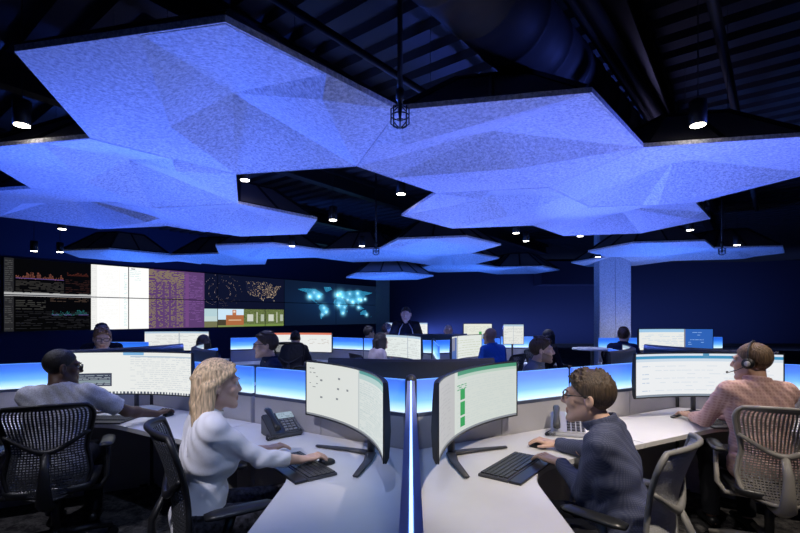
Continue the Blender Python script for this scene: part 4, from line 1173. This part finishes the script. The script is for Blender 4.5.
run(P0, 60 + A0, LW_, ['lit divider behind the curved monitor of the man in the navy shirt', 'lit divider behind the head of the man in the navy shirt'], NEAR, PW)
run(P0, -60 + A0, LW_, ['lit divider behind the curved monitor of the fair-haired woman', 'lit divider between the fair-haired woman and the man with the grey t-shirt'], NEAR, PW)
run(VR, 120 + A0, H, ['lit divider at the right edge, beyond the man in the pink shirt'], NEAR, PW * .6)
run(VL, 240 + A0, H, ['lit divider at the left edge, beside the man in the grey t-shirt'], NEAR, PW * .6)
run(VR, A0, H, ['divider running away behind the monitor of the man in the pink shirt'], NEAR, PWF)
run(VL, A0, H, ['divider running away behind the monitor of the man in the grey t-shirt'], NEAR, PWF)
run(Q0, 180 + A0, H, ['far divider between the two small central monitors'], FAR, 8)
PWF = 26
run(Q0, 60 + A0, H, ['far lit divider behind the bald man in the blue shirt'], FAR, 6)
run(Q0, -60 + A0, LW_, ['far lit divider behind the woman with long dark hair', 'far lit divider next to the red-topped screen'], FAR, 5)
run(QL, 240 + A0, H, ['far lit divider left of the red-topped screen'], FAR, PWF)
panel(at(499, 340, 8.5).xy, at(536, 340, 8.5).xy, 'far lit divider behind the small flat monitor, before the dark back wall', FAR); panel((-4.5, 6.75), (-3.72, 6.75), 'far lit divider between the white video panel and the straight desk', FAR)
uplight((4.0, 8.3), (5.9, 8.4), PWF); uplight((2.0, 8.4), (2.6, 8.4), 15)
for P, lab in ((P0, 'rounded post where the nearest dividers meet'), (VR, 'post behind the monitor of the man in the pink shirt'), (VL, 'post behind the monitor of the man in the grey t-shirt'),
               (Q0, 'post between the two small central monitors'), (QL, 'post behind the red-topped screen')): post(P, lab)

# a pod to the right at the back, in front of the felt column
X0 = at(603, 346, 8.2)
panel((3.45, 8.0), (3.9, 8.0), 'small lit divider in front of the felt column', FAR); panel((3.92, 7.98), (5.9, 8.35), 'lit divider behind the wide monitor below the felt column', FAR)

# desks
WT = 'white worktops'
S1, S2, S3, S4, S5 = 240 + A0, 120 + A0, A0, 180 + A0, 180 + A0
for P, a, lab in ((P0, S1, 'worktop of the fair-haired woman, nearest at the left'), (P0, S2, 'worktop of the man in the navy shirt, nearest at the right'), (P0, S3, 'worktop beyond the nearest dividers, under the dark monitor back'),
                  (VL, S4, 'worktop of the man in the grey t-shirt'), (VR, S5, 'worktop of the man in the pink shirt'), (VL, 60 + A0, 'worktop of the man in the dark blue shirt with glasses'), (VR, 300 + A0, 'worktop of the bearded man in profile'),
                  (VL, 300 + A0, 'worktop of the woman facing the camera at the left'), (VR, 60 + A0, 'worktop behind the monitor of the man in the pink shirt'),
                  (Q0, 240 + A0, 'far worktop of the woman with long dark hair'), (Q0, 120 + A0, 'far worktop of the bald man in the blue shirt'), (Q0, A0, 'far worktop in front of the standing man'), (QL, 180 + A0, 'far worktop under the red-topped screen')):
    worktop(P, a, lab, WT)

# monitors
MG = 'curved monitors on the worktops'
monitor(P0, S1, scr_sheet(), 'curved monitor showing pale list and teal-topped sheet before the fair-haired woman', MG)
monitor(P0, S2, scr_green(), 'curved monitor with green bars before the man in the navy shirt', MG)
monitor(P0, S3, scr_plain(61), 'curved monitor seen from its dark back, above the nearest post', MG)
monitor(VL, S4, scr_list(), 'curved monitor with a dark pop-up box before the man in the grey t-shirt', MG)
monitor(VR, S5, scr_page(), 'curved monitor with blue header before the man in the pink shirt', MG)
monitor(VL, 60 + A0, scr_plain(62), 'monitor seen from its dark back, beside the man in the dark blue shirt', MG)
monitor(VR, 300 + A0, scr_plain(63), 'monitor seen from its dark back, beyond the head of the man in the navy shirt', MG)
monitor(VL, 300 + A0, scr_plain(64), 'monitor seen from its dark back, in front of the woman facing the camera', MG)
monitor(VR, 60 + A0, scr_plain(65), 'monitor seen from its dark back, behind the bright blue-headed screen', MG)
monitor(Q0, 240 + A0, scr_plain(66, (.8, .86, .84)), 'small far monitor with pale screen before the dark-haired woman', MG, v=.46)
monitor(Q0, 120 + A0, scr_mixed(), 'small far monitor half dark blue and half white, facing the bald man', MG, v=.46)
monitor(Q0, A0, scr_plain(67), 'far monitor seen from behind in front of the standing man', MG, dz=0)
monitor(QL, 180 + A0, scr_red(), 'far monitor with red top bar facing the empty-looking dark chair', MG)
def free_monitor(px0, px1, py0, Y, im, lab, flat=False, yaw=0):
    xa, xb = (px0 - 400) / F * Y, (px1 - 400) / F * Y
    zt = HC + (H0 - py0) / F * Y; w = (xb - xa) / 2
    return monitor(((xa + xb) / 2, Y), 180, im, lab, MG, v=0, wide=w / math.cos(R(yaw)), z0=zt - .36, z1=zt, yaw=yaw, flat=flat)
def side_desk(px, Y, w, lab, d=.7):
    x = (px - 400) / F * Y
    t = thing('straight_desk', lab, 'desk', (x, Y, 0), 0, 'straight desks at the back')
    b = BM(); box(b, -w / 2, w / 2, -d * .6, d * .4, .70, .73, .004); obj('top', b, M_laminate, t)
    for sx in (-1, 1):
        b = BM(); box(b, sx * (w / 2 - .08) - .03, sx * (w / 2 - .08) + .03, -.03, .03, .03, .70); box(b, sx * (w / 2 - .08) - .03, sx * (w / 2 - .08) + .03, -.35, .25, 0, .03); obj('leg', b, M_greyplastic, t)
    return t
free_monitor(147, 213, 331, 8.3, scr_plain(68), 'far wide monitor below the purple video panel'); side_desk(180, 8.3, 1.6, 'straight desk below the purple video panel')
free_monitor(385, 428, 322.5, 10.4, scr_plain(69, (.9, .92, .88)), 'farthest bright monitor, partly hidden by the standing man'); side_desk(407, 10.5, 1.6, 'straight desk behind the standing man')
free_monitor(463, 492, 323.5, 9.0, scr_chart(), 'far monitor with a green chart beside the head of the bald man'); side_desk(478, 9.1, 1.4, 'straight desk behind the bald man')
free_monitor(503, 524, 324, 8.0, scr_plain(70, (.82, .84, .8)), 'small flat monitor between the bald man and the bearded man', flat=True); side_desk(519, 8.0, 1.3, 'straight desk with a pale top at the right of the bald man')
free_monitor(633, 709, 328.5, 7.6, scr_blue(), 'wide monitor with a blue right third below the felt column'); side_desk(668, 7.62, 2.1, 'straight desk below the felt column')

# desk-top things
kb = make_keyboard('keyboard before the fair-haired woman, tinted blue by the light')
def put(o, P, a, u, v, yaw=0, z=.7304): p = st(P, a, u, v, z); o.location = p; o.rotation_euler = (0, 0, -R(a) + R(yaw)); return o
put(kb, P0, S1, -.01, .66, 8)
k2 = put(dup(kb, (0, 0, 0), 0, 'keyboard under the left hand side of the monitor with green bars'), P0, S2, .02, .62, -6)
k3 = put(dup(kb, (0, 0, 0), 0, 'keyboard in front of the man in the grey t-shirt'), VL, S4, .03, .64)
k4 = put(dup(kb, (0, 0, 0), 0, 'keyboard under the hands of the man in the pink shirt'), VR, S5, -.02, .66, 4)
for k in (kb, k2, k3, k4): k['group'] = 'keyboards'
ms = make_mouse('mouse under the hand of the fair-haired woman'); 
m1 = Vector((-.40, 2.46, .7304)); m2 = Vector((.84, 2.78, .7304)); m3 = Vector((-1.86, 3.66, .7304))
ms.location = m1; ms.rotation_euler = (0, 0, -R(60))
d2_ = dup(ms, m2, R(60), 'mouse under the farther hand of the man in the navy shirt'); d3_ = dup(ms, m3, -R(15), 'mouse under the outstretched hand of the man in the grey t-shirt')
for m in (ms, d2_, d3_): m['group'] = 'computer mice'
ph = make_phone('dark desk phone between the fair-haired woman and the divider', M_graphite, M_blackplastic, (.35, .45, .55)); ph.location = (-.80, 3.08, .7304); ph.rotation_euler = (0, 0, R(180 + 38)); ph['group'] = 'desk phones'
ph2 = make_phone('grey desk phone behind the arms of the man in the navy shirt', M_silver, M_graphite, (.55, .62, .68)); ph2.location = (1.14, 3.10, .7304); ph2.rotation_euler = (0, 0, R(180 - 18)); ph2['group'] = 'desk phones'

# chairs
CH = 'mesh-backed task chairs'
c1 = make_chair('black chair of the fair-haired woman', M_graphite, M_blackmetal, M_blackplastic); c1['group'] = CH
def seat(o, x, y, head): o.scale = (1, 1, 1); o.location = (x, y, 0); o.rotation_euler = (0, 0, -R(head)); return o
seat(c1, -.835, 2.17, 60); c1.scale = (1.04, 1.04, 1.05)
seat(dup(c1, (0, 0, 0), 0, 'black chair of the man in the grey t-shirt', CH), -2.25, 2.98, -26)
M_litgraphite = mat('lit_graphite_plastic', (.32, .30, .275), .5)  # graphite chair plastic lightened, lamplight put into its colour
c3 = make_chair('lamp-lit graphite chair of the man in the pink shirt, back turned to the camera', M_litgraphite, M_litgraphite, M_blackplastic); c3['group'] = CH; seat(c3, 2.35, 2.90, 22)
c4 = make_chair('light grey chair of the man in the navy shirt', M_lightmesh, M_greyplastic, M_lightmesh, .45); c4['group'] = CH; seat(c4, 1.03, 2.13, -46)
for x, y, h, lab in ((-1.75, 7.45, 2, 'far dark chair in front of the red-topped screen'), (1.5, 6.62, -50, 'far chair of the bald man in the blue shirt'), (-1.24, 4.62, -118, 'chair of the man in the dark blue shirt with glasses'),
                     (1.28, 4.64, 118, 'chair of the bearded man in profile'), (-.42, 6.6, 62, 'far chair of the woman with long dark hair'), (-3.25, 4.95, 122, 'chair of the woman facing the camera at the left'),
                     (3.55, 7.3, 40, 'far chair of the man below the felt column'), (-2.55, 5.75, -10, 'chair of the person seen from behind below the purple panel'), (2.35, 7.35, 60, 'far empty-looking chair of the person behind the bearded man')):
    o_ = seat(dup(c1, (0, 0, 0), 0, lab, CH), x, y, h)
    if h == 2: o_.scale = (1, 1, 1.12)
# small round table at the back
t = thing('side_table', 'small round white table left of the man below the felt column', 'table', tuple(Vector((at(592, 348, 7.4).x, 7.4, 0))))
b = BM(); lathe(b, [(.3, .98), (.31, .995), (.3, 1.01)], 28); obj('tabletop', b, M_laminate, t); b = BM(); tube(b, [(0, 0, .02), (0, 0, .98)], .025, 10); obj('leg', b, M_greyplastic, t); b = BM(); lathe(b, [(.2, 0), (.2, .012), (.04, .03)], 24); obj('foot', b, M_greyplastic, t)

# ------------------------------------------------------------------ people
PALE, TAN, BROWN, DARK = (.62, .40, .31), (.55, .34, .25), (.30, .17, .115), (.10, .055, .04)
black_tr = cloth('dark_trousers', (.02, .021, .028)); 
white_top = cloth('white_cotton', (.78, .77, .80), bscale=120, bump=.06); grey_tee = cloth('heather_grey', (.46, .47, .51), var=.25, vscale=150, bump=.08)
navy_dot = checked('navy_dotted_shirt', (.062, .072, .13), (.105, .115, .18), 42); pink = checked('pink_check_shirt', (.66, .44, .40), (.56, .33, .31), 16)
navy = cloth('dark_navy_shirt', (.012, .022, .07)); royal = cloth('royal_blue_shirt', (.02, .10, .42)); slate = cloth('slate_grey_shirt', (.16, .17, .22)); polo = cloth('black_polo', (.012, .012, .018)); rose = cloth('pale_rose_top', (.5, .42, .44))
HD = Vector
if FINE: NR = .005
else: NR = .009
def hw(m, hd, dz=.028): d = dirv(R(hd)); return (m.x - d.x * .115, m.y - d.y * .115, m.z + dz)
# fair-haired woman
person('woman with long fair hair and white top, hand on a mouse, nearest at the left', (-.955, 2.16, 0), 58, PALE, lean=5, head_yaw=4, head_pitch=3,
       RW=hw(m1, 62, .034), LW=(-.78, 2.62, .765), hand_dir={1: dirv(R(62)), -1: dirv(R(60))}, sc=.99, female=True, shirt=white_top, sleeve='three', collar=False, trousers=cloth('dark_print_trousers', (.03, .03, .04), var=.9, vscale=45), hair='long', haircol=(.60, .43, .26), res=NR, seat=.48)
person('man in a dotted navy shirt with glasses looking at his monitor, nearest at the right', (1.05, 2.08, 0), -58, PALE, lean=13, head_yaw=-3, head_pitch=-1,
       RW=hw(m2, -62, .036), LW=(.83, 2.36, .772), hand_dir={1: dirv(R(-62)), -1: dirv(R(-38))}, sc=1.0, shirt=navy_dot, trousers=black_tr, hair='spiky', haircol=(.065, .042, .026), glasses=True, res=NR, seat=.435, belly=.02)
person('man in a heather grey t-shirt with glasses, seen from behind at the left', (-2.27, 3.0, 0), -20, DARK, lean=9, head_yaw=62, head_pitch=4, RW=hw(m3, 10, .034), LW=(-2.45, 3.55, .765), hand_dir={1: dirv(R(12)), -1: dirv(R(10))}, sc=1.0,
       shirt=grey_tee, sleeve='short', collar=False, trousers=black_tr, hair='crop', haircol=(.008, .006, .006), glasses=True, res=NR, seat=.46, belly=.02)
person('man in a pink checked shirt with a headset, seen from behind at the right', (2.34, 2.94, 0), 8, TAN, lean=7, head_yaw=-42, head_pitch=2, LW=(2.22, 3.45, .768), RW=(2.42, 3.45, .768), hand_dir={-1: dirv(R(-2)), 1: dirv(R(-12))}, sc=1.03,
       shirt=pink, trousers=black_tr, hair='fade', haircol=(.16, .10, .06), headset=True, res=NR, seat=.48, belly=.015)
BG = .0075 if FINE else .012
person('man in a dark blue shirt with glasses, in profile facing left before the far desks', (-1.27, 4.6, 0), -118, PALE, lean=4, head_yaw=12, sc=1.06, shirt=navy, trousers=black_tr, hair='short', haircol=(.055, .033, .02), glasses=True, res=BG)
person('bearded man in a grey shirt, in profile facing right', (1.28, 4.62, 0), 118, PALE, lean=10, head_yaw=-16, sc=1.05, shirt=slate, trousers=black_tr, hair='short', haircol=(.07, .04, .022), beard=True, res=BG, seat=.44)
person('woman with brown hair and glasses facing the camera behind dark monitor backs', (-3.3, 5.02, 0), 138, PALE, lean=8, head_yaw=6, head_pitch=8, female=True, shirt=slate, trousers=black_tr, hair='short', haircol=(.28, .15, .08), glasses=True, res=BG, sc=1.04, seat=.54)
BG = .009 if FINE else .014
person('dark-haired person just behind the woman facing the camera, only the crown showing', (-3.95, 6.05, 0), 150, BROWN, shirt=polo, trousers=black_tr, hair='short', haircol=(.02, .014, .012), res=BG, sc=1.04, seat=.55)
person('person with dark hair seen from behind below the purple video panel', (-2.52, 5.85, 0), -24, PALE, female=True, shirt=navy, trousers=black_tr, hair='longdark', haircol=(.02, .014, .012), res=BG, sc=.96)
person('person seen from behind in front of the red-topped screen', (-1.75, 7.5, 0), 2, TAN, shirt=polo, trousers=black_tr, hair='crop', haircol=(.02, .015, .012), res=BG, sc=.97, seat=.46)
person('woman with long dark hair, in profile facing right beside the standing man', (-.38, 6.65, 0), 62, PALE, female=True, shirt=rose, trousers=black_tr, hair='longdark', haircol=(.015, .01, .01), res=BG, sc=.96)
person('standing man in a black polo with white piping', (.10, 7.75, 0), 180, PALE, sit=False, lean=2, head_pitch=6, head_yaw=8, shirt=polo, sleeve='short', trousers=black_tr, hair='crop', haircol=(.03, .02, .016), piping=True, res=BG, sc=1.0)
person('man in profile at the far desk left of the standing man', (-.72, 9.0, 0), 60, PALE, shirt=navy, trousers=black_tr, hair='short', haircol=(.03, .02, .016), res=BG, sc=1.0)
person('farthest person, half hidden beside the farthest bright monitor', (-.40, 10.0, 0), 70, TAN, shirt=polo, trousers=black_tr, hair='short', haircol=(.05, .02, .016), res=BG, sc=1.05)
person('bald man facing the camera at the far desk, right of the standing man', (.98, 9.4, 0), 178, PALE, shirt=slate, trousers=black_tr, hair='bald', res=BG, sc=1.06)
person('bald man in a blue shirt seen from behind at the far desks', (1.42, 6.72, 0), -35, BROWN, shirt=royal, trousers=black_tr, hair='bald', res=BG, sc=1.06)
person('dark-haired person behind the bearded man, only head and shoulder showing', (2.3, 7.3, 0), 60, BROWN, female=True, shirt=polo, trousers=black_tr, hair='longdark', haircol=(.012, .01, .01), res=BG, sc=1.0)
person('man with brown hair and a lanyard below the felt column', (3.52, 7.25, 0), 42, PALE, shirt=navy, trousers=black_tr, hair='short', haircol=(.12, .06, .035), glasses=True, lanyard=M_silver, res=BG, sc=1.04)

# ------------------------------------------------------------------ light
def spot(name, loc, to, power, col, size=70, blend=.6, r=.05):
    l = bpy.data.lights.new(name, 'SPOT'); l.energy = power; l.color = col; l.spot_size = R(size); l.spot_blend = blend; l.shadow_soft_size = r
    o = bpy.data.objects.new(name, l); COL.objects.link(o); o.location = loc
    o.rotation_euler = (Vector(to) - Vector(loc)).to_track_quat('-Z', 'Y').to_euler(); return o
WARM, COOL = (1., .88, .74), (.86, .86, 1.)
spot('down_spot', (1.6, 1.0, 3.5), (1.02, 2.3, .9), 310, WARM, 50)  # unseen key spot out of view, no fixture modelled
spot('down_spot', (2.9, 1.5, 3.5), (2.38, 2.7, .8), 150, WARM, 44)  # added spot out of view, brightens the man in pink
spot('down_spot', (-2.9, 1.5, 3.5), (-2.3, 2.9, .9), 110, COOL, 44)  # added spot out of view, brightens the man in the t-shirt
spot('down_spot', (.15, 1.25, 3.2), (.95, 2.3, 1.2), 70, (1., .94, .9), 34)  # added fill for the face of the man in navy
spot('down_spot', (-1.7, .55, 3.3), (-.95, 2.25, 1.1), 250, (.9, .88, 1.), 34, 1.)  # added key spot for the woman, out of view, no fixture
spot('down_spot', (-.2, 1.0, 3.4), (-.75, 2.5, .9), 75, (.5, .62, 1.), 50)  # added bluish fill over the woman and her desk, no fixture
spot('down_spot', tuple(at(698, 125, 3.5) - Vector((0, 0, .02))), (2.35, 3.2, .8), 125, WARM, 75)
spot('down_spot', tuple(at(22, 125, 3.5) - Vector((0, 0, .02))), (-2.5, 3.4, .8), 75, COOL, 75)
for px, py, Y, e in ((401, 194, 5.7, 90), (333, 220, 6.4, 100), (516, 233, 7.8, 120), (737, 245, 8.8, 60), (62, 229, 7.2, 60), (362, 246, 8.9, 130), (245, 180, 5.4, 80), (580, 236, 8.6, 100), (292, 246, 8.9, 90)):
    p = at(px, py, Y) - Vector((0, 0, .02)); spot('down_spot', tuple(p), (p.x, p.y, 0), e, (.66, .72, 1.), 85)

# added area lights, no fixtures: tint roof deck, far clouds, column and walls
def wash(loc, to, sx, sy, power, col=(.14, .2, 1.)):
    l = bpy.data.lights.new('added_wash', 'AREA'); l.shape = 'RECTANGLE'; l.size = sx; l.size_y = sy; l.energy = power; l.color = col
    o = bpy.data.objects.new('added_wash', l); COL.objects.link(o); o.location = loc; o.rotation_euler = (Vector(to) - Vector(loc)).to_track_quat('-Z', 'Y').to_euler()
for x, y in ((-1.2, 3.3), (1.0, 4.2), (3.0, 5.5), (-2.6, 6.0), (.6, 8.6), (5.2, 9.5)): wash((x, y, 3.25), (x, y, 4.3), .5, .05, 3, (.45, .42, 1.))
LB, RB = (.045, .135, 1.), (.085, .15, 1.)
for src, to, pw, cone, cl in (((-1.84, 8.6, 1.3), (-1.2, 3.3, 2.9), 480, 34, LB), ((-6.0, 4.6, 1.5), (-1.2, 3.3, 2.9), 1050, 30, LB), ((-1.15, 8.25, 1.3), (.8, 3.95, 2.9), 680, 36, RB), ((5.6, 3.0, 1.4), (.8, 3.95, 2.9), 650, 30, RB),
                              ((1.6, 8.2, 1.3), (2.8, 4.6, 2.9), 800, 40, RB), ((-3.6, 9.2, 1.3), (-2.8, 4.65, 2.9), 480, 34, LB), ((-7.8, 4.2, 1.5), (-2.8, 4.65, 2.9), 900, 26, LB), ((-6.2, 9.6, 1.3), (-4.35, 6.05, 2.9), 950, 38, LB),
                              ((-3.2, 10.8, 1.3), (-2.35, 6.7, 2.9), 1000, 36, LB), ((.4, 10.0, 1.3), (1.2, 6.0, 2.9), 900, 36, RB), ((2.6, 10.6, 1.3), (3.2, 6.7, 2.9), 1000, 36, RB)):
    spot('added_flood', src, to, pw, cl, cone, .8, .12)  # added spots without fixtures, raking the clouds so the folds show
for x, y, p_ in ((.5, 9.6, 60), (-3.2, 10.6, 60), (-6.3, 11.2, 70), (2.6, 12.8, 60), (5.8, 10.0, 60), (-.6, 12.4, 40)): wash((x, y, 1.2), (x, y + .3, 3), 1.2, .1, p_ * .8, (.05, .19, 1.))  # added unseen lights below the far clouds to brighten their undersides
wash((5.7, 10.9, .9), (5.7, 12, 1.9), .8, .1, 6, (.75, .78, 1.)); wash((10, 21.2, .6), (10.5, 23.5, 2.), 19, .1, 170, (.22, .34, 1.)); wash((-5.0, 14.2, .5), (-6.5, 15.4, 2.2), 2, .1, 3)  # added washes, no lamps there: brighten column, back wall and left wall
w = bpy.data.worlds.new('world'); SC.world = w; w.use_nodes = True
w.node_tree.nodes['Background'].inputs['Color'].default_value = (.05, .07, .2, 1); w.node_tree.nodes['Background'].inputs['Strength'].default_value = .02

cam = bpy.data.cameras.new('camera'); cam.sensor_width = 36; cam.lens = F / 800 * 36; cam.shift_y = (H0 - 266.5) / 800; cam.clip_start = .05
co = bpy.data.objects.new('camera', cam); COL.objects.link(co); co.location = (0, 0, HC); co.rotation_euler = (math.pi / 2, 0, 0)
SC.camera = co
SC.view_settings.view_transform = 'Standard'; SC.view_settings.look = 'None'; SC.view_settings.exposure = 0; SC.view_settings.gamma = 1; SC.view_settings.use_curve_mapping = False
